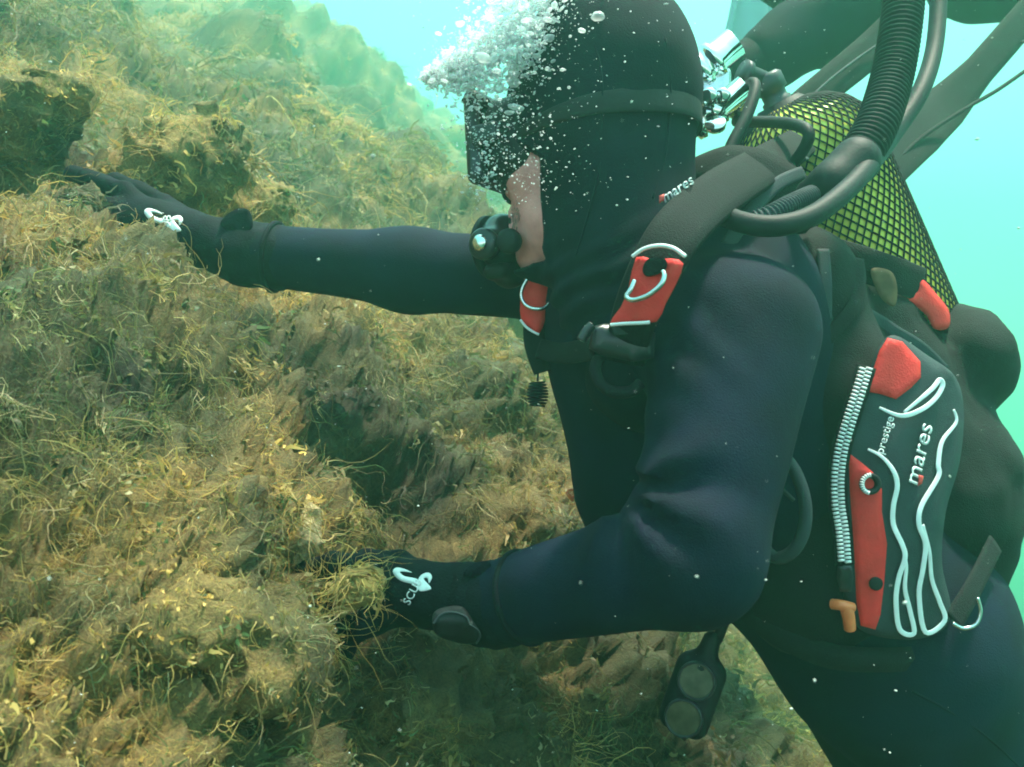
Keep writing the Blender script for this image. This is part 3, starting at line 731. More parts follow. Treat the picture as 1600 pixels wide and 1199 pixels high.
# emblem on the back of each glove: a white S of two swept strokes and a column of letters
from mathutils.bvhtree import BVHTree
bpy.context.view_layer.update()
def bvh_of(*obs):
    vs, fs = [], []; o = 0
    for ob in obs:
        me = ob.data; vs += [tuple(v.co) for v in me.vertices]; fs += [[q + o for q in p.vertices] for p in me.polygons]; o = len(vs)
    return BVHTree.FromPolygons(vs, fs)
def on_surface(bvh, default):
    def fn(x, y):
        d_ = Vector(P(x, y, 1.0)); h = bvh.ray_cast(Vector((0, 0, 0)), d_.normalized())
        return (h[0].y if h[0] is not None else default)
    return fn
bL, bR = bvh_of(gL), bvh_of(gR)
def print_on(fn, off): return lambda x, y: fn(x, y) - off
def emblem(fn, T, parent, off):
    """strokes in a 100x60 box -> T maps to photo pixels"""
    s1 = [(0, 8), (10, 0), (30, 4), (50, 14), (34, 12), (18, 12), (30, 24), (58, 30), (70, 38), (84, 52), (60, 48), (22, 38), (4, 22)]
    s2 = [(62, 46), (72, 22), (92, 14), (102, 26), (94, 44), (90, 30), (80, 32), (98, 54), (96, 62), (70, 66)]
    root = patch('emblem', [T(*q) for q in s1], print_on(fn, off), .0012, M['logo'], parent, step=4, n=3)
    patch('emblem_stroke', [T(*q) for q in s2], print_on(fn, off + .0004), .0012, M['logo'], root, step=4, n=3)
    return root
fL, fR = on_surface(bL, .85), on_surface(bR, 1.15)
TL = lambda x, y: (614 + x * .60, 887 + y * .56)
emL = emblem(fL, TL, gL, .0004)
TR = lambda x, y: (226 + x * .60 - y * .05, 325 + y * .52 + x * .05)
emR = emblem(fR, TR, gR, .0006)
def px_text(name, text, cx, cyy, ang, size, fn, off, mat, parent, shear=0.0, spacing=1.0, sy=1.0):
    ca, sa = math.cos(ang), math.sin(ang)
    def surf(u, v, t):
        v = v * sy
        x = cx + u * ca - v * sa; y = cyy - (u * sa + v * ca)
        return P(x, y, fn(x, y) - off - t)
    return lettering(name, text, None, None, None, size, 0.0, mat, parent, shear=shear, surf=surf, th=.0006, spacing=spacing)
px_text('lettering', 'SCUB', 645, 925, math.radians(62), 18, fL, .0008, M['logo'], gL)
px_text('lettering', 'SCUB', 260, 358, math.radians(85), 18, fR, .0010, M['logo'], gR)

# stitched seams lying on hood and suit
def seam(fn, pts, par, r=.0011):
    return tube('seam', [P(x, y, fn(x, y) - .0002) for x, y in pts], r, M['hood'], par, sides=6, n=6)
fH, fW = on_surface(bvh_of(hood), .88), on_surface(bvh_of(suit), .8)
seam(fH, [(905, 20), (935, 90), (942, 180), (935, 270), (915, 350), (900, 400)], hood)
seam(fH, [(1040, 60), (1048, 150), (1040, 240), (1020, 310)], hood)
seam(fW, [(1425, 1080), (1480, 1110), (1540, 1150), (1600, 1205)], suit, .0014)
# ================================================================== mask on the diver's face
mk = empty('dive_mask', H(.12, 0, 0), 'black dive mask on the hooded diver, dotted with bubbles', 'mask')
gm = Grid(HC + hf * .06 + (-.16, -.13, -.10), HC + hf * .06 + (.13, .13, .11), .0032)
sk = rbox(gm, H(.074, 0, .004), (.036, .074, .046), .028, HR)
sk = smax(sk, -(head_sdf(gm, False) + .002), .004)
sk = smin(sk, ell(gm, H(.104, 0, -.036), (.018, .017, .016), HR), .010)        # nose pocket
mask_skirt = sdf_obj('skirt', sk, gm, M['rubber'], mk)
fr = rbox(gm, H(.112, 0, .010), (.010, .078, .050), .009, HR)
hole = np.minimum(rbox(gm, H(.116, .038, .012), (.03, .031, .037), .016, HR), rbox(gm, H(.116, -.038, .012), (.03, .031, .037), .016, HR))
fr = smax(fr, -hole, .003)
sdf_obj('frame', fr, gm, M['plastic'], mk)
for s in (-1, 1):
    gl = rbox(gm, H(.115, s * .038, .012), (.004, .033, .039), .003, HR)
    sdf_obj('lens', gl, gm, M['glass'], mk)
    b_ = rbox(gm, H(.092, s * .080, .006), (.016, .006, .011), .004, HR)
    sdf_obj('buckle', b_, gm, M['plastic'], mk)
bHd = bvh_of(hood); ring, nr = [], []
for q in np.radians(np.linspace(48, 312, 25)):
    dr = hf * math.cos(q) + hl * math.sin(q); c0 = H(0, 0, .004 - .006 * math.cos(q)); ht = bHd.ray_cast(Vector(c0 + dr * .3), Vector(-dr))[0]
    ring.append((np.array(ht) if ht is not None else c0 + dr * .09) + dr * .0008); nr.append(dr)
ring = [H(.092, .080, .006)] + ring + [H(.092, -.080, .006)]; nr = [nr[0]] + nr + [nr[-1]]
band('strap', ring, [.012, .016, .020, .026, .030, .026, .020, .016, .012], .0020, M['rubber'], mk, nrm=nr, n=3)
tube('frame_rim', [H(.121, .072, .050), H(.122, .04, .056), H(.122, 0, .054), H(.122, -.04, .056), H(.121, -.072, .050)], .0028, M['plastic'], mk, sides=6)

# ================================================================== second stage in the mouth
rg = empty('breathing_regulator', H(.15, 0, -.085), 'dark breathing regulator in the diver\'s mouth with a silver side knob', 'regulator')
RC = H(.126, .0, -.096)
gr_ = Grid(RC - .10, RC + .10, .003)
hs = ell(gr_, H(.124, 0, -.094), (.023, .038, .036), HR)
hs = smin(hs, cone(gr_, H(.118, -.042, -.096), H(.118, .042, -.096), .015, .015), .012)
hs = smin(hs, cone(gr_, H(.108, 0, -.080), H(.128, 0, -.085), .015, .022), .008)
sdf_obj('housing', hs, gr_, M['plastic'], rg)
lathe('front_cover', H(.138, 0, -.094), hf, [(0, .0001), (0.0, .036), (.006, .037), (.010, .034), (.013, .027), (.0125, .020), (.016, .018), (.017, .0001)], M['rubber'], rg, 32)
lathe('purge_ring', H(.150, 0, -.094), hf, [(-.003, .028), (.001, .028), (.0015, .025), (-.003, .025)], M['plastic'], rg, 32)
ex = rbox(gr_, H(.120, 0, -.126), (.015, .038, .009), .009, HR); ex = smin(ex, cone(gr_, H(.120, 0, -.10), H(.120, 0, -.126), .016, .016), .012)
sdf_obj('exhaust_tee', ex, gr_, M['rubber'], rg)
mp_ = cone(gr_, H(.092, 0, -.075), H(.115, 0, -.080), .012, .015); mp_ = smin(mp_, ell(gr_, H(.098, 0, -.074), (.008, .030, .014), HR), .006)
sdf_obj('mouthpiece', mp_, gr_, M['rubber'], rg)
kb = lathe('adjustment_knob', H(.118, .047, -.100), hl, [(0, .0001), (0, .016), (.004, .017), (.010, .017), (.013, .014), (.013, .0001)], M['plastic'], rg, 24)
lathe('knob_cap', H(.118, .060, -.100), hl, [(0, .0085), (.003, .009), (.005, .006), (.005, .0001)], M['chrome'], kb, 20)
lathe('swivel', H(.086, .048, -.102), hl, [(0, .0001), (0, .012), (.006, .0135), (.012, .0125), (.014, .008), (.014, .0001)], M['rubber'], rg, 24)
tube('hose', [H(.125, -.044, -.088), H(.12, -.10, -.09), H(.08, -.15, -.10), H(.0, -.18, -.10), H(-.11, -.16, -.06), H(-.19, -.10, -.01), P(1150, 190, 1.06)], .0065, M['rubber'], rg, n=10)

# ================================================================== tank
TA, TB = P(1218, 168, 1.10), P(1432, 640, 1.16)
tax = (TB - TA) / np.linalg.norm(TB - TA); TR_ = .093
tk = empty('scuba_tank', TB, 'yellow scuba tank in a black mesh net on the hooded diver\'s back', 'tank')
Ltk = float(np.linalg.norm(TB - TA))
prof = [(-.002, .0001), (-.002, .024), (.002, .036), (.010, .056), (.024, .074), (.042, .086), (.060, .0915), (.080, TR_), (Ltk - .03, TR_), (Ltk, .080), (Ltk + .015, .0001)]
cylr = lathe('cylinder', TA, tax, prof, M['yellow'], tk, 64)
dd_ = np.array([q[0] for q in prof]); rr2 = np.array([q[1] for q in prof])
tu = np.cross(tax, (0, 1, 0)); tu /= np.linalg.norm(tu); tv = np.cross(tax, tu)
parts = []
NH = 54
for sgn in (-1, 1):
    for k in range(NH):
        s = np.linspace(.001, Ltk - .01, 96); rad = np.interp(s, dd_, rr2) + .0016
        an_ = 2 * math.pi * k / NH + sgn * (s * 7.6)
        c = TA + tax * s[:, None] + rad[:, None] * (np.cos(an_)[:, None] * tu + np.sin(an_)[:, None] * tv)
        parts.append(tube_np(c, .00115, 4, caps=False))
V, Q, T = join_parts(parts); mesh_np('net', V, quads=Q, mat=M['nylon'], parent=tk)
lathe('collar', TA + tax * .006, tax, [(-.012, .026), (-.006, .032), (.004, .044), (.008, .047), (.010, .045), (.002, .034)], M['rubber'], tk, 40)
lathe('boot', TB - tax * .075, tax, [(0, TR_ + .003), (.0, TR_ + .006), (.07, TR_ + .006), (.095, .08), (.10, .0001)], M['rubber'], tk, 48)
# valve block, outlet and hand wheel
va = TA - tax * .032
vv = lathe('valve', TA, -tax, [(0, .018), (.010, .018), (.012, .015), (.020, .015), (.022, .019), (.040, .019), (.044, .014), (.044, .0001)], M['steel_dark'], tk, 20)
lathe('outlet', va, np.array((-.8, -.3, .2)), [(0, .012), (.03, .012), (.032, .016), (.040, .016), (.040, .0001)], M['steel_dark'], vv, 18)

# ================================================================== first stage: chromed cylinders with ports, hoses leaving it
fs = empty('regulator_first_stage', P(1110, 160, 1.0), 'chromed first stage behind the diver\'s hood with ringed barrels', 'regulator')
fa = np.array((.62, -.15, -.77)); fa /= np.linalg.norm(fa); fb = np.array((.75, -.2, .60)); fb /= np.linalg.norm(fb)
lathe('barrel', P(1098, 108, 1.0), fb * -1, [(-.045, .0001), (-.045, .017), (-.02, .018), (-.018, .022), (-.012, .022), (-.010, .019), (-.004, .019), (-.002, .023), (.006, .023), (.008, .019), (.014, .019), (.016, .022), (.024, .020), (.026, .0001)], M['chrome'], fs, 32)
lathe('barrel', P(1112, 178, .985), fb * -1, [(-.045, .0001), (-.045, .013), (-.012, .014), (-.010, .018), (.004, .018), (.006, .014), (.016, .014), (.018, .017), (.026, .015), (.027, .0001)], M['chrome'], fs, 28)
for q, (cx, cyy, Y) in enumerate(((1088, 150, .975), (1110, 150, .965), (1086, 182, .965), (1130, 150, .97))):
    lathe('port_plug', P(cx, cyy, Y), np.array((-.35, -.8, -.35)), [(-.012, .008), (.004, .008), (.006, .0095), (.010, .0095), (.012, .006), (.012, .0001)], M['chrome'], fs, 12)
gd = Grid(P(1115, 150, 1.02) - .05, P(1115, 150, 1.02) + .05, .003)
sdf_obj('block', smin(rbox(gd, P(1112, 145, 1.01), (.020, .018, .026), .008), cone(gd, P(1112, 145, 1.01), P(1150, 165, 1.05), .016, .016), .01), gd, M['steel'], fs)
lathe('dust_cap', P(1118, 193, .935), np.array((-.25, -.75, .6)), [(-.006, .0001), (-.006, .010), (0, .0115), (.002, .0105), (.002, .0001)], M['chrome'], fs, 24, smooth=False)
tube('hose', [P(1150, 165, 1.0), P(1172, 132, .97), P(1180, 140, .955), P(1165, 185, .94), P(1140, 235, .93), P(1128, 280, .92), P(1118, 320, .90)], .0066, M['rubber'], fs, n=10)
tube('hose', [P(1105, 306, .86), P(1118, 328, .83), P(1160, 348, .795), P(1215, 353, .785), P(1270, 337, .795), P(1320, 300, .825), P(1352, 266, .86), P(1395, 210, .94), P(1440, 140, .98), P(1462, 60, 1.02), P(1462, -40, 1.05), P(1420, -120, 1.05)], .0098, M['rubber'], fs, n=10, sides=14)
# ================================================================== buoyancy vest
vs = empty('buoyancy_vest', P(1400, 960, 1.0), 'black, grey and red buoyancy vest on the hooded diver with a zipped side pocket', 'vest')
gv = Grid(P(1100, 560, .95) + (-.10, -.14, -.42), (.80, 1.30, .42), .0065)
dv = cone(gv, P(1240, 450, .98), P(1285, 640, .965), .070, .080)
dv = smin(dv, cone(gv, P(1285, 640, .965), P(1265, 900, .965), .080, .085), .04)
dv = smin(dv, cone(gv, P(1330, 525, 1.06), P(1420, 760, 1.07), .080, .115), .04)
dv = smin(dv, ell(gv, P(1485, 570, 1.11), (.066, .10, .078)), .025)
dv = smin(dv, ell(gv, P(1488, 800, 1.06), (.066, .09, .125)), .035)
dv = smin(dv, cone(gv, P(1215, 760, .96), P(1240, 880, .96), .055, .05), .03)
pv_ = gv.pts(); dv = dv + fbm(pv_ * 16, 2, 77) * .007 + fbm(pv_ * 45, 2, 79) * .002; del pv_
shell = sdf_obj('bladder', dv, gv, M['nylon'], vs); shell['label'] = 'black fabric air bladder wrapped round the back and side'
bV = bvh_of(shell)
# --- side pocket, a padded grey panel
def pk(x, y):
    return .852 + .020 * ((x - 1395) / 110.0) ** 2 + .012 * ((y - 790) / 230.0) ** 2 - .006 * math.exp(-((x - 1430) / 45) ** 2 - ((y - 800) / 110) ** 2) + .0015 * math.sin(x * .06 + y * .03)
pocket = patch('pocket', [(1352, 600), (1372, 545), (1398, 524), (1450, 556), (1492, 588), (1506, 640), (1500, 720), (1478, 800), (1472, 880), (1486, 950), (1472, 985), (1420, 1000), (1345, 985), (1318, 930), (1318, 840), (1306, 760), (1318, 690)], pk, .05, M['nylon_grey'], vs, step=13, round_edge=.006)
pocket['label'] = 'grey zipped side pocket with red panels and white wavy piping'
po = lambda off: (lambda x, y: pk(x, y) - off)
patch('red_panel', [(1387, 528), (1410, 534), (1438, 565), (1439, 590), (1424, 606), (1400, 624), (1376, 616), (1353, 612), (1362, 585), (1374, 548)], po(.003), .007, M['red'], pocket, step=9, n=0, round_edge=.0015)
patch('red_panel', [(1326, 708), (1345, 722), (1364, 738), (1378, 765), (1378, 800), (1386, 850), (1382, 905), (1376, 960), (1368, 984), (1345, 978), (1338, 940), (1334, 850), (1328, 770)], po(.003), .007, M['red'], pocket, step=9, n=0, round_edge=.0015)
def rsd(f): return f
def piping(pts, w, off=.0034):
    return band('piping', [P(x, y, pk(x, y) - off) for x, y in pts], [.0022, .0048, .0050, .0050, .0050, .0046, .0026], .0007, M['white'], pocket, n=6)
piping([(1374, 637), (1408, 650), (1440, 640), (1462, 622), (1473, 602), (1468, 594), (1458, 606), (1440, 622), (1412, 645)], .0021)
piping([(1356, 702), (1378, 714), (1396, 736), (1402, 760), (1396, 790), (1396, 820), (1410, 852), (1414, 872), (1404, 905), (1400, 940), (1406, 984), (1428, 990), (1422, 955), (1414, 920), (1416, 885), (1411, 855)], .0021)
piping([(1490, 640), (1494, 660), (1472, 690), (1466, 725), (1466, 745), (1440, 790), (1436, 820), (1446, 850), (1442, 890), (1436, 930), (1446, 988), (1476, 970), (1468, 940), (1456, 905), (1452, 860), (1442, 820)], .0021)
# raised channel between the wavy lines
# --- zipper: tape and two rows of teeth
zl = [(1354, 572), (1342, 612), (1328, 655), (1315, 700), (1309, 745), (1310, 790), (1316, 830), (1320, 882)]
zc = crom([np.array((x, y, 0.)) for x, y in zl], 12)[:, :2]
seg = np.concatenate(([0], np.cumsum(np.linalg.norm(np.diff(zc, axis=0), axis=1))))
zip_ = band('zipper', [P(x, y, pk(x, y) - .004) for x, y in zl], .020, .002, M['nylon'], pocket, n=6)
def box_np(c, ax, ay, az):
    V = np.array([np.asarray(c) + sx * ax + sy * ay + sz * az for sx in (-1, 1) for sy in (-1, 1) for sz in (-1, 1)])
    Q = np.array([(0, 1, 3, 2), (4, 6, 7, 5), (0, 4, 5, 1), (2, 3, 7, 6), (0, 2, 6, 4), (1, 5, 7, 3)])
    return V, Q, []
tp = []
for k, s in enumerate(np.arange(3, seg[-1] - 2, 3.1)):
    x, y = np.interp(s, seg, zc[:, 0]), np.interp(s, seg, zc[:, 1]); x2, y2 = np.interp(s + 2, seg, zc[:, 0]), np.interp(s + 2, seg, zc[:, 1])
    t = np.array((x2 - x, y2 - y)) / 2.0; t /= np.linalg.norm(t); nn = np.array((-t[1], t[0])); sd = 1 if k % 2 else -1
    Yc = pk(x, y) - .0075; m_ = KPX * Yc
    c = P(x + nn[0] * sd * 5.2, y + nn[1] * sd * 5.2, Yc)
    tp.append(box_np(c, np.array((nn[0], 0, -nn[1])) * 4.6 * m_, np.array((t[0], 0, -t[1])) * 1.8 * m_, np.array((0, .0016, 0))))
V, Q, T = join_parts(tp); zt = mesh_np('zipper_teeth', V, quads=Q, mat=M['white'], parent=zip_, smooth=False); zt['kind'] = 'stuff'
patch('zipper_slider', [(1309, 884), (1330, 884), (1334, 902), (1330, 925), (1312, 925), (1307, 902)], po(.010), .006, M['plastic'], zip_, step=8, n=0)
wh = tube('pull_tab', [P(1300, 944, .862), P(1316, 946, .855), P(1332, 950, .858)], .0052, M['orange'], vs, sides=10); wh['label'] = 'orange pull tab below the zip'
tube('pull_grip', [P(1322, 948, .857), P(1326, 965, .858), P(1328, 983, .862)], lambda t: .0068 - .001 * t, M['orange'], wh, sides=10)
# eyelets in the lower red panel
er = P(1359, 756, pk(1359, 756) - .006)
ey1 = lathe('eyelet', er, (0, -1, 0), [(0, .0105), (.002, .0105), (.003, .009), (.003, .0062), (.0, .0055), (-.004, .005)], M['rubber'], pocket, 24)
tp = []
for a_ in np.linspace(1.7, 4.4, 12):
    c = er + np.array((math.cos(a_) * .0088, -.0035, math.sin(a_) * .0088)); rd = np.array((math.cos(a_), 0, math.sin(a_))); tg = np.array((-math.sin(a_), 0, math.cos(a_)))
    tp.append(box_np(c, rd * .0019, tg * .0007, np.array((0, .0012, 0))))
V, Q, T = join_parts(tp); mesh_np('stitching', V, quads=Q, mat=M['white'], parent=ey1, smooth=False)
lathe('eyelet', P(1368, 912, pk(1368, 912) - .005), (0, -1, 0), [(0, .0065), (.002, .0065), (.0025, .005), (.0025, .0001)], M['rubber'], pocket, 20)
# lettering on the pocket
px_text('lettering', 'mares', 1436, 711, math.radians(76), 40, pk, .004, M['logo'], pocket, shear=.15, sy=.85)
patch('logo_mark', [(1436, 742), (1443, 744), (1441, 756), (1434, 760)], po(.0055), .001, M['logo_red'], pocket, step=5, n=0)
px_text('lettering', 'prestige', 1383, 680, math.radians(73), 19, pk, .003, M['nylon_grey_light'] if 'nylon_grey_light' in M else M['logo'], pocket)
# d-ring at the bottom corner of the pocket
tube('d_ring', [P(x, y, .868) for x, y in ((1488, 974), (1505, 982), (1524, 976), (1532, 956), (1527, 934))], .0021, M['steel'], vs, sides=8)
band('webbing', [P(1490, 970, .872), P(1520, 920, .895), P(1555, 850, .95)], .022, .003, M['nylon'], vs)
patch('waist_band', [(1165, 930), (1250, 985), (1330, 1010), (1470, 1005), (1530, 965), (1540, 985), (1475, 1040), (1330, 1050), (1240, 1025), (1160, 970)], lambda x, y: .885 + .05 * ((x - 1360) / 190) ** 2, .03, M['nylon'], vs, step=20, round_edge=.004)
# rear red panel and rear pocket edge
fV = on_surface(bV, 1.02)
patch('red_panel', [(1434, 434), (1446, 440), (1462, 458), (1482, 484), (1484, 508), (1474, 516), (1458, 513), (1448, 494), (1432, 480), (1418, 470), (1422, 458), (1432, 452)], lambda x, y: 1.015 + .0002 * (x - 1450), .03, M['red'], vs, step=8, n=3, round_edge=.003)
# straps crossing the side
sf = on_surface(bV, .93)
def sband(name, pts, w, mat, par=vs, lift=.004, th=.003):
    return band(name, [P(x, y, sf(x, y) - lift) for x, y in pts], w, th, mat, par, n=6)
sband('webbing', [(1240, 585), (1275, 545), (1305, 515), (1335, 480), (1342, 440), (1338, 405)], .016, M['nylon'])
sband('webbing', [(1335, 480), (1370, 500), (1400, 520), (1440, 545), (1475, 580)], .015, M['nylon_grey'])
sband('webbing', [(1286, 390), (1290, 440), (1290, 500)], .013, M['nylon_grey'])
band('tank_strap', [P(1290, 395, 1.0), P(1345, 412, .985), P(1400, 430, .995), P(1440, 445, 1.02)], .040, .004, M['nylon'], vs)
patch('strap_loop', [(1362, 420), (1392, 424), (1402, 450), (1398, 478), (1380, 470), (1366, 445)], lambda x, y: .975, .006, M['brown'], vs, step=9)
# hanging bungee loop beside the elbow
tube('bungee_loop', [P(x, y, Y) for x, y, Y in ((1226, 715, .85), (1244, 740, .84), (1258, 785, .835), (1256, 830, .835), (1238, 862, .84), (1212, 872, .85), (1192, 855, .86))], .0062, M['nylon_grey'], vs, n=8)
tube('bungee_loop', [P(x, y, Y) for x, y, Y in ((1205, 752, .86), (1225, 768, .85), (1240, 782, .85))], .002, M['nylon_grey'], vs, n=8)

# --- shoulder straps
def shoulder(pts, w, name_label):
    s = band('shoulder_strap', [P(*q) for q in pts], w, .012, M['nylon'], vs, n=8, nrm=(-.15, -1, .1))
    s['label'] = name_label
    return s
st1 = shoulder([(1250, 225, 1.02), (1190, 262, .90), (1120, 305, .815), (1060, 360, .762), (1022, 425, .752), (990, 500, .768), (978, 560, .80)], [.04, .046, .048, .047, .045, .040, .036], 'near shoulder strap with a red panel and steel d-ring')
d1 = lambda x, y: .756 - .00030 * (x - 960) + .00004 * (y - 450)
patch('red_panel', [(994, 402), (1020, 406), (1048, 404), (1068, 412), (1056, 445), (1040, 475), (1026, 503), (988, 505), (952, 507), (970, 480), (982, 450)], d1, .006, M['red'], st1, step=9, n=2, round_edge=.002)
tube('piping', [P(x, y, d1(x, y) - .002) for x, y in ((988, 401), (1006, 389), (1030, 384), (1052, 388), (1071, 401))], .0017, M['white'], st1, sides=8)
tube('piping', [P(x, y, d1(x, y) - .002) for x, y in ((954, 508), (975, 506), (1000, 505), (1015, 504))], .0016, M['white'], st1, sides=8)
patch('keeper', [(1004, 420), (1014, 404), (1038, 404), (1042, 418), (1030, 428), (1010, 432)], lambda x, y: d1(x, y) - .004, .004, M['nylon'], st1, step=8)
tube('d_ring', [P(x, y, d1(x, y) - Yo) for x, y, Yo in ((992, 438, .005), (986, 452, .008), (979, 464, .010), (990, 469, .012), (1012, 462, .013), (1032, 446, .011), (1038, 432, .008), (1036, 424, .005))], .0023, M['steel'], st1, sides=10)
bk = patch('buckle', [(925, 510), (945, 506), (1005, 512), (1024, 520), (1022, 560), (990, 566), (940, 556), (920, 545)], lambda x, y: .775, .016, M['plastic'], vs, step=10, n=0, round_edge=.004)
tube('buckle_bar', [P(908, 532, .765), P(916, 518, .765), P(926, 508, .765)], .0042, M['plastic'], bk, sides=8)
patch('buckle_plate', [(956, 512), (1014, 510), (1016, 520), (960, 524)], lambda x, y: .768, .006, M['nylon_grey'], bk, step=8, n=0)
tube('strap_tail', [P(x, y, Y) for x, y, Y in ((935, 560, .79), (930, 580, .785), (940, 602, .78), (960, 613, .78), (985, 612, .785), (1000, 600, .79))], lambda t: .0055, M['nylon'], vs, n=8)
st2 = shoulder([(930, 330, 1.13), (885, 375, 1.06), (855, 410, 1.02), (848, 470, .975), (842, 530, .97), (855, 580, .97)], [.05, .05, .045, .038, .034, .03], 'far shoulder strap with a red panel and steel d-ring')
d2 = lambda x, y: .952 + .0002 * abs(x - 842)
patch('red_panel', [(822, 424), (832, 424), (850, 438), (866, 446), (860, 470), (852, 500), (842, 522), (828, 512), (814, 498), (813, 470), (818, 445)], d2, .006, M['red'], st2, step=8, n=2, round_edge=.002)
patch('keeper', [(828, 422), (850, 418), (868, 428), (864, 446), (846, 444), (832, 438)], lambda x, y: d2(x, y) - .004, .004, M['nylon'], st2, step=7)
tube('piping', [P(x, y, d2(x, y) - .003) for x, y in ((826, 410), (836, 408), (856, 415), (872, 428))], .0014, M['white'], st2, sides=8)
tube('piping', [P(x, y, d2(x, y) - .003) for x, y in ((813, 500), (822, 511), (832, 518), (842, 523))], .0014, M['white'], st2, sides=8)
tube('d_ring', [P(x, y, d2(x, y) - .008) for x, y in ((824, 436), (816, 452), (815, 466), (823, 478), (837, 483), (852, 480), (862, 468), (866, 454), (864, 448))], .0022, M['steel'], st2, sides=10)
band('chest_strap', [P(842, 545, .96), P(880, 552, .90), P(925, 545, .82)], .022, .003, M['nylon'], vs)
sh_fn = lambda x, y: .790 - .0009 * (1055 - x) * .35 + .00005 * (295 - y)
bS = bvh_of(st1); fS = on_surface(bS, .79)
px_text('lettering', 'mares', 1058, 296, math.radians(34), 23, fS, .0012, M['logo'], st1, shear=.2)
patch('logo_mark', [(1030, 306), (1038, 303), (1038, 313), (1030, 318)], lambda x, y: fS(x, y) - .003, .001, M['logo_red'], st1, step=4, n=0)
# shoulder pad / collar fabric behind the neck
band('collar_pad', [P(1085, 268, .93), P(1130, 262, .90), P(1180, 275, .89), P(1235, 300, .90), P(1265, 345, .92)], [.03, .05, .06, .05, .04], .014, M['nylon'], vs, nrm=(0, -1, .3))
band('webbing', [P(1135, 385, .84), P(1175, 330, .865), P(1215, 288, .88), P(1255, 270, .90)], .014, .003, M['nylon_grey'], vs)

# --- corrugated inflator hose, going up out of the frame
def corrugated(pts, r, pitch, amp):
    c = crom([P(*q) for q in pts], 40); L = np.concatenate(([0], np.cumsum(np.linalg.norm(np.diff(c, axis=0), axis=1))))
    n = int(L[-1] / pitch * 6); s = np.linspace(0, L[-1], n); cc = np.stack([np.interp(s, L, c[:, k]) for k in range(3)], 1)
    return cc, r + amp * np.sin(2 * math.pi * s / pitch)
cc, r_ = corrugated([(1416, -60, .97), (1410, 20, .95), (1396, 110, .93), (1372, 190, .90), (1345, 240, .885), (1318, 272, .875)], .0205, .0058, .0016)
V, Q, T = tube_np(cc, r_, 18); ih = mesh_np('inflator_hose', V, quads=Q, tris=T, mat=M['rubber'], parent=vs); ih['label'] = 'thick corrugated inflator hose'
gi = Grid(P(1310, 290, .87) - .07, P(1310, 290, .87) + .07, .0032)
el_ = cone(gi, P(1338, 252, .88), P(1300, 288, .872), .024, .022); el_ = smin(el_, cone(gi, P(1300, 288, .872), P(1262, 300, .89), .020, .012), .01)
sdf_obj('hose_cuff', el_, gi, M['rubber'], vs)
cc, r_ = corrugated([(1268, 305, .86), (1235, 320, .83), (1205, 336, .815), (1180, 346, .815)], .0088, .0042, .0013)
V, Q, T = tube_np(cc, r_, 14); mesh_np('hose_sleeve', V, quads=Q, tris=T, mat=M['nylon_grey'], parent=vs)
# ================================================================== gauge console hanging from the vest
gc = empty('pressure_gauge', P(1080, 1080, 1.0), 'black twin-dial gauge console hanging below the near elbow', 'gauge')
GY = 1.0
ga = P(1110, 1020, GY) - P(1068, 1140, GY); ga /= np.linalg.norm(ga); gn = np.array((-.25, -.92, .30)); gn -= ga * (gn @ ga); gn /= np.linalg.norm(gn); gs = np.cross(ga, gn)
GR = np.array((gs, gn, ga)); GC = P(1082, 1086, GY)
gq = Grid(GC - .085, GC + .085, .003)
dq = rbox(gq, GC, (.029, .014, .046), .016, GR)
dq = smin(dq, cone(gq, GC + ga * .04, GC + ga * .066, .013, .010), .012)
case = sdf_obj('housing', dq, gq, M['rubber'], gc)
for s, nm in ((.020, 'dial'), (-.024, 'dial')):
    dl = lathe(nm, GC + ga * s + gn * .0125, gn, [(0, .0001), (0, .019), (.003, .019), (.003, .0188), (.003, .0001)], M['dial'], gc, 28, smooth=False)
    lathe('bezel', GC + ga * s + gn * .013, gn, [(-.002, .0215), (.004, .0215), (.0055, .020), (.004, .0185), (-.002, .0185)], M['plastic'], dl, 28)
tube('hose', [GC + ga * .06, P(1120, 1000, 1.0), P(1135, 965, 1.0), P(1160, 930, 1.0), P(1215, 880, .98)], .0062, M['rubber'], gc, n=8)

# ================================================================== small coiled lanyard hanging from the far shoulder strap
ly = empty('coiled_lanyard', P(838, 600, .97), 'small dark coiled lanyard dangling below the far red strap', 'lanyard')
tube('cord', [P(843, 560, .97), P(841, 580, .97), P(840, 596, .97)], .0012, M['nylon'], ly, sides=6)
tt = np.linspace(0, 1, 260); hc = []
for t in tt:
    rad = .0100 * (.75 + .35 * math.sin(math.pi * t)); a_ = t * 2 * math.pi * 8
    c = P(840, 597 + 38 * t, .97); hc.append(c + np.array((math.cos(a_) * rad, math.sin(a_) * rad, 0)))
V, Q, T = tube_np(np.array(hc), .0012, 6); mesh_np('coil', V, quads=Q, tris=T, mat=M['rubber'], parent=ly)

# small orange clip by the belly
oc = empty('orange_clip', P(893, 775, 1.08), 'tiny orange-pink clip in the algae beside the belly', 'clip')
tube('ring', [P(893 + 6 * math.cos(q), 771 + 6 * math.sin(q), 1.08) for q in np.linspace(0, 2 * math.pi, 10, endpoint=False)], .0018, M['orange'], oc, sides=6, n=3, closed=True)
tube('tail', [P(886, 769, 1.08), P(890, 776, 1.078), P(896, 782, 1.08)], .0022, M['orange'], oc, sides=6)

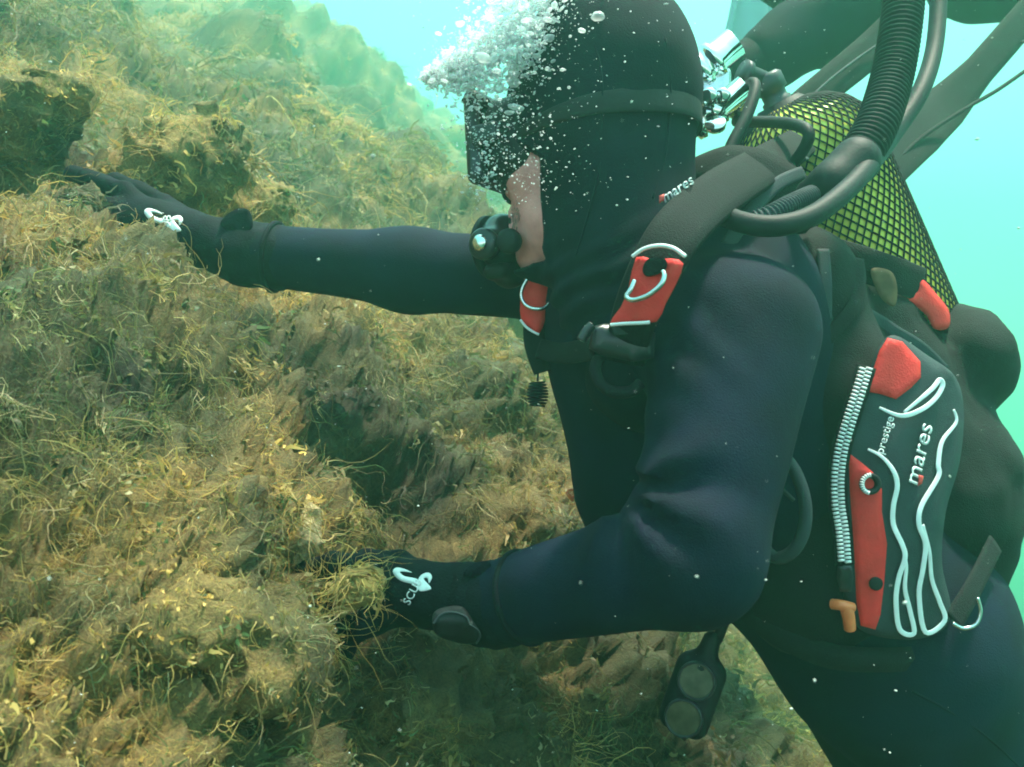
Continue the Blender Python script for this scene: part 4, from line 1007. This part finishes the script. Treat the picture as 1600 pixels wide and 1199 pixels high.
# ================================================================== second diver, above and behind
p2 = empty('person', P(1500, -100, 1.9), 'second diver in dark suit swimming above, cut off by the top of the frame', 'person', 'divers')
g2 = Grid(P(1080, 60, 1.6) + (-.06, -.30, -.16), (1.9, 2.4, 1.05), .013)
A1, A2, A3 = P(1470, -150, 1.75), P(1330, 10, 1.62), P(1195, 92, 1.58)
e2 = cone(g2, P(1560, -95, 1.9), P(1900, -70, 2.0), .17, .15)
e2 = smin(e2, cone(g2, P(1520, -170, 1.8), A1, .12, .10), .06)
e2 = smin(e2, cone(g2, A1, A2, .10, .085), .05); e2 = smin(e2, cone(g2, A2, A3, .088, .055), .04)
e2 = smin(e2, cone(g2, P(1230, -60, 1.7), A2, .075, .085), .06)
e2 = smin(e2, cone(g2, P(1900, -130, 2.0), P(2150, 20, 2.2), .13, .09), .06)
e2 = smin(e2, ell(g2, P(1390, -230, 1.72), (.10, .10, .12)), .05)
e2 = e2 + fbm(g2.pts() * 11, 2, 91) * .012
b2 = sdf_obj('wetsuit', e2, g2, M['hood'], p2)
g3 = Grid(P(1140, 105, 1.55) - .11, P(1140, 105, 1.55) + .11, .005)
e3 = cone(g3, A3, P(1150, 108, 1.55), .050, .040)
for k, (x, y, Y) in enumerate(((1108, 92, 1.53), (1102, 112, 1.52), (1110, 130, 1.52), (1125, 142, 1.52))):
    e3 = smin(e3, smin(cone(g3, P(1140, 106, 1.55), P((x + 1140) / 2 - 6, (y + 100) / 2, 1.525), .024, .016), cone(g3, P((x + 1140) / 2 - 6, (y + 100) / 2, 1.525), P(x, y, Y), .015, .012), .006), .01)
e3 = smin(e3, smin(cone(g3, P(1160, 100, 1.55), P(1146, 84, 1.53), .022, .015), cone(g3, P(1146, 84, 1.53), P(1122, 80, 1.52), .014, .012), .006), .01)
sdf_obj('glove', e3, g3, M['glove'], p2)
v2 = empty('harness_webbing', P(1480, 200, 1.5), 'dark harness straps trailing under the second diver at the right', 'harness')
band('strap', [P(1330, 330, 1.18), P(1390, 260, 1.25), P(1440, 205, 1.35), P(1480, 165, 1.45), P(1530, 110, 1.5), P(1600, 30, 1.55), P(1660, -40, 1.6)], [.045, .06, .075, .075, .055, .055, .055], .006, M['nylon'], v2)
tube('cord', [P(1390, 262, 1.25), P(1440, 215, 1.32), P(1505, 172, 1.4), P(1560, 140, 1.45), P(1620, 98, 1.5)], .0032, M['nylon'], v2, n=8)
band('strap', [P(1250, 168, 1.42), P(1300, 128, 1.45), P(1370, 70, 1.5), P(1420, 20, 1.52)], [.05, .055, .06, .06], .006, M['nylon'], v2)
tube('strap_edge', [P(1262, 157, 1.405), P(1300, 122, 1.435), P(1345, 88, 1.47), P(1372, 70, 1.485)], .0022, M['nylon_grey'], v2, n=6)
# pale fin far behind
fn_ = empty('swim_fin', P(1165, 20, 3.4), 'pale blue hazy swim fin hanging behind the second diver\'s hand', 'fin')
patch('blade', [(1128, 75), (1140, 35), (1150, -40), (1160, -120), (1215, -120), (1208, -20), (1203, 55), (1175, 68), (1150, 85)], lambda x, y: 3.4 + .0008 * abs(x - 1170), .02, M['fin'], fn_, step=14)
tube('rib', [P(1132, 70, 3.38), P(1148, 0, 3.38), P(1160, -110, 3.38)], .012, M['fin'], fn_, sides=8)
tube('rib', [P(1203, 50, 3.38), P(1207, -20, 3.38), P(1214, -110, 3.38)], .012, M['fin'], fn_, sides=8)

# ================================================================== exhaled bubbles and drifting specks
ico = bmesh.new(); bmesh.ops.create_icosphere(ico, subdivisions=1, radius=1); I1v = np.array([v.co[:] for v in ico.verts]); I1f = np.array([[v.index for v in f.verts] for f in ico.faces]); ico.free()
ico = bmesh.new(); bmesh.ops.create_icosphere(ico, subdivisions=2, radius=1); I2v = np.array([v.co[:] for v in ico.verts]); I2f = np.array([[v.index for v in f.verts] for f in ico.faces]); ico.free()
def swarm(name, C, R, mat, big=None, squash=None, seed=1):
    rng = np.random.RandomState(seed); V, T = [], []; o = 0
    for k in range(len(C)):
        b = R[k] > (big or 9); iv, f = (I2v, I2f) if b else (I1v, I1f)
        s = np.array((1, 1, 1)) if squash is None else squash[k]
        v = iv * R[k] * s
        if b: v = v * (1 + .22 * (vnoise(iv * 1.7 + k * 3.1, 5)[:, None] * 2 - 1))
        a_ = rng.rand() * 6.28; ca, sa = math.cos(a_), math.sin(a_); v = np.stack((v[:, 0] * ca - v[:, 2] * sa * .5, v[:, 1], v[:, 2] * ca + v[:, 0] * sa * .5), 1)
        V.append(v + C[k]); T.append(f + o); o += len(iv)
    return mesh_np(name, np.concatenate(V), tris=np.concatenate(T), mat=mat)
rb = np.random.RandomState(21)
C, R, S = [], [], []
def plume(n, path, spread, rmin, rmax, pw=2.2):
    c = crom([P(*q) for q in path], 12); m = len(c) - 1
    for k in range(n):
        t = rb.rand(); i = t * m; j = min(int(i), m - 1); p = c[j] + (c[j + 1] - c[j]) * (i - j)
        sp = np.interp(t, np.linspace(0, 1, len(spread)), spread)
        p = p + rb.normal(size=3) * np.array((1, .8, 1)) * sp
        r = rmin + (rmax - rmin) * rb.rand() ** pw
        C.append(p); R.append(r); S.append((rb.uniform(.8, 1.7), rb.uniform(.7, 1.4), rb.uniform(.45, 1.0)))
plume(5200, [(700, 118, .885), (745, 104, .88), (790, 75, .87), (825, 38, .87), (850, -10, .88), (870, -60, .9)], [.009, .016, .020, .022, .025, .03], .0004, .0034, 2.2)
plume(3200, [(690, 118, .885), (745, 104, .88), (790, 75, .87), (825, 38, .87), (850, -10, .88), (870, -60, .9)], [.010, .018, .023, .026, .028, .034], .0003, .0009, 1.5)
plume(90, [(725, 110, .88), (780, 82, .87), (825, 40, .865), (850, -10, .87)], [.012, .018, .022, .024], .003, .0065, 1.8)
plume(500, [(668, 122, .90), (690, 118, .895), (730, 108, .89)], [.003, .006, .012], .0006, .0036, 2.4)
plume(1000, [(752, 300, .86), (762, 240, .85), (772, 180, .84), (800, 110, .84), (830, 30, .85), (850, -40, .86)], [.008, .012, .018, .024, .030, .03], .0004, .0020, 2.8)
plume(420, [(850, 290, .80), (850, 200, .79), (880, 100, .79), (950, 20, .79), (1000, -40, .8)], [.02, .035, .05, .07, .08], .0003, .0011, 3)
plume(220, [(800, 285, .80), (810, 245, .80), (815, 205, .80)], [.016, .02, .02], .0004, .0015, 2.6)
plume(130, [(715, 195, .88), (735, 160, .88), (745, 130, .88)], [.008, .010, .012], .0005, .0020, 2.6)
mb = bpy.data.materials.new('air_bubble'); mb.use_nodes = True; nt = mb.node_tree; b_ = nt.nodes['Principled BSDF']
b_.inputs['Base Color'].default_value = (.96, .98, .98, 1); b_.inputs['Roughness'].default_value = .15; b_.inputs['Specular IOR Level'].default_value = 1.0
tr = nt.nodes.new('ShaderNodeBsdfTranslucent'); tr.inputs['Color'].default_value = (.96, .98, .98, 1)
mx = nt.nodes.new('ShaderNodeMixShader'); mx.inputs[0].default_value = .5
nt.links.new(b_.outputs[0], mx.inputs[1]); nt.links.new(tr.outputs[0], mx.inputs[2]); tp_ = nt.nodes.new('ShaderNodeBsdfTransparent'); mx2 = nt.nodes.new('ShaderNodeMixShader'); lw = nt.nodes.new('ShaderNodeLayerWeight'); lw.inputs['Blend'].default_value = .55
mr = nt.nodes.new('ShaderNodeMapRange'); mr.inputs['To Min'].default_value = .42; mr.inputs['To Max'].default_value = 1.0
nt.links.new(lw.outputs['Facing'], mr.inputs['Value']); nt.links.new(mr.outputs[0], mx2.inputs[0])
nt.links.new(tp_.outputs[0], mx2.inputs[1]); nt.links.new(mx.outputs[0], mx2.inputs[2]); nt.links.new(mx2.outputs[0], nt.nodes['Material Output'].inputs['Surface'])
bub = swarm('bubbles', np.array(C), np.array(R), mb, .0022, np.array(S))
tag(bub, 'white cloud of exhaled bubbles rising past the mask and hood', 'bubbles', kind='stuff')
C, R, S = [], [], []
for k in range(1700):
    Y = .32 + 1.5 * rb.rand() ** .7; c = P(rb.uniform(-40, 1640), rb.uniform(-40, 1240), Y)
    r = .00030 + .0010 * rb.rand() ** 5; C.append(c); R.append(r * (.6 + .4 * Y)); S.append((rb.uniform(.6, 2.2), rb.uniform(.6, 1.5), rb.uniform(.5, 1.1)))
ms = material('pale_speck', (.55, .57, .52), .6)
spk = swarm('floating_particles', np.array(C), np.array(R), ms, None, np.array(S), 4)
tag(spk, 'tiny pale specks drifting in the water in front of the divers', 'particles', kind='stuff')

# pale glossy flakes added over the growth to stand in for glints, uncountable
rs = np.random.RandomState(8); pk_ = rs.randint(0, len(AP), 420); C = AP[pk_] + AN[pk_] * rs.uniform(.002, .012, (420, 1)); dist_ = np.linalg.norm(C, axis=1)
R = (.0006 + .0016 * rs.rand(420) ** 3) * np.clip(dist_, .6, 2.0); S = np.stack((rs.uniform(.6, 2.0, 420), rs.uniform(.3, .8, 420), rs.uniform(.3, .8, 420)), 1)
sh = swarm('glint_flakes', C, R, material('glint_flake_gloss', (.62, .62, .56), .12, spec=.9, vary=.3, vscale=200), None, S, 9)
tag(sh, 'tiny pale flakes added as glints through the algae', 'glint flakes', kind='stuff')
# ================================================================== the water itself: one closed box of murky turquoise
hz = bpy.data.materials.new('murky_water'); hz.use_nodes = True; nt = hz.node_tree; nt.nodes.clear()
out = nt.nodes.new('ShaderNodeOutputMaterial'); pv = nt.nodes.new('ShaderNodeVolumePrincipled')
pv.inputs['Color'].default_value = HAZE_COL; pv.inputs['Density'].default_value = HAZE_D; pv.inputs['Anisotropy'].default_value = HAZE_G
pv.inputs['Absorption Color'].default_value = (0, 0, 0, 1)
nt.links.new(pv.outputs[0], out.inputs['Volume'])
try: hz.cycles.homogeneous_volume = True
except Exception: pass
bm = bmesh.new(); bmesh.ops.create_cube(bm, size=1.0)
lo, hi = Vector((-20, -8, -8)), Vector((34, 46, 9.5))
for v in bm.verts: v.co = Vector([lo[k] + (v.co[k] + .5) * (hi[k] - lo[k]) for k in range(3)])
hb = from_bm('haze', bm, hz); tag(hb, 'murky turquoise water all around the divers', 'water', kind='stuff')
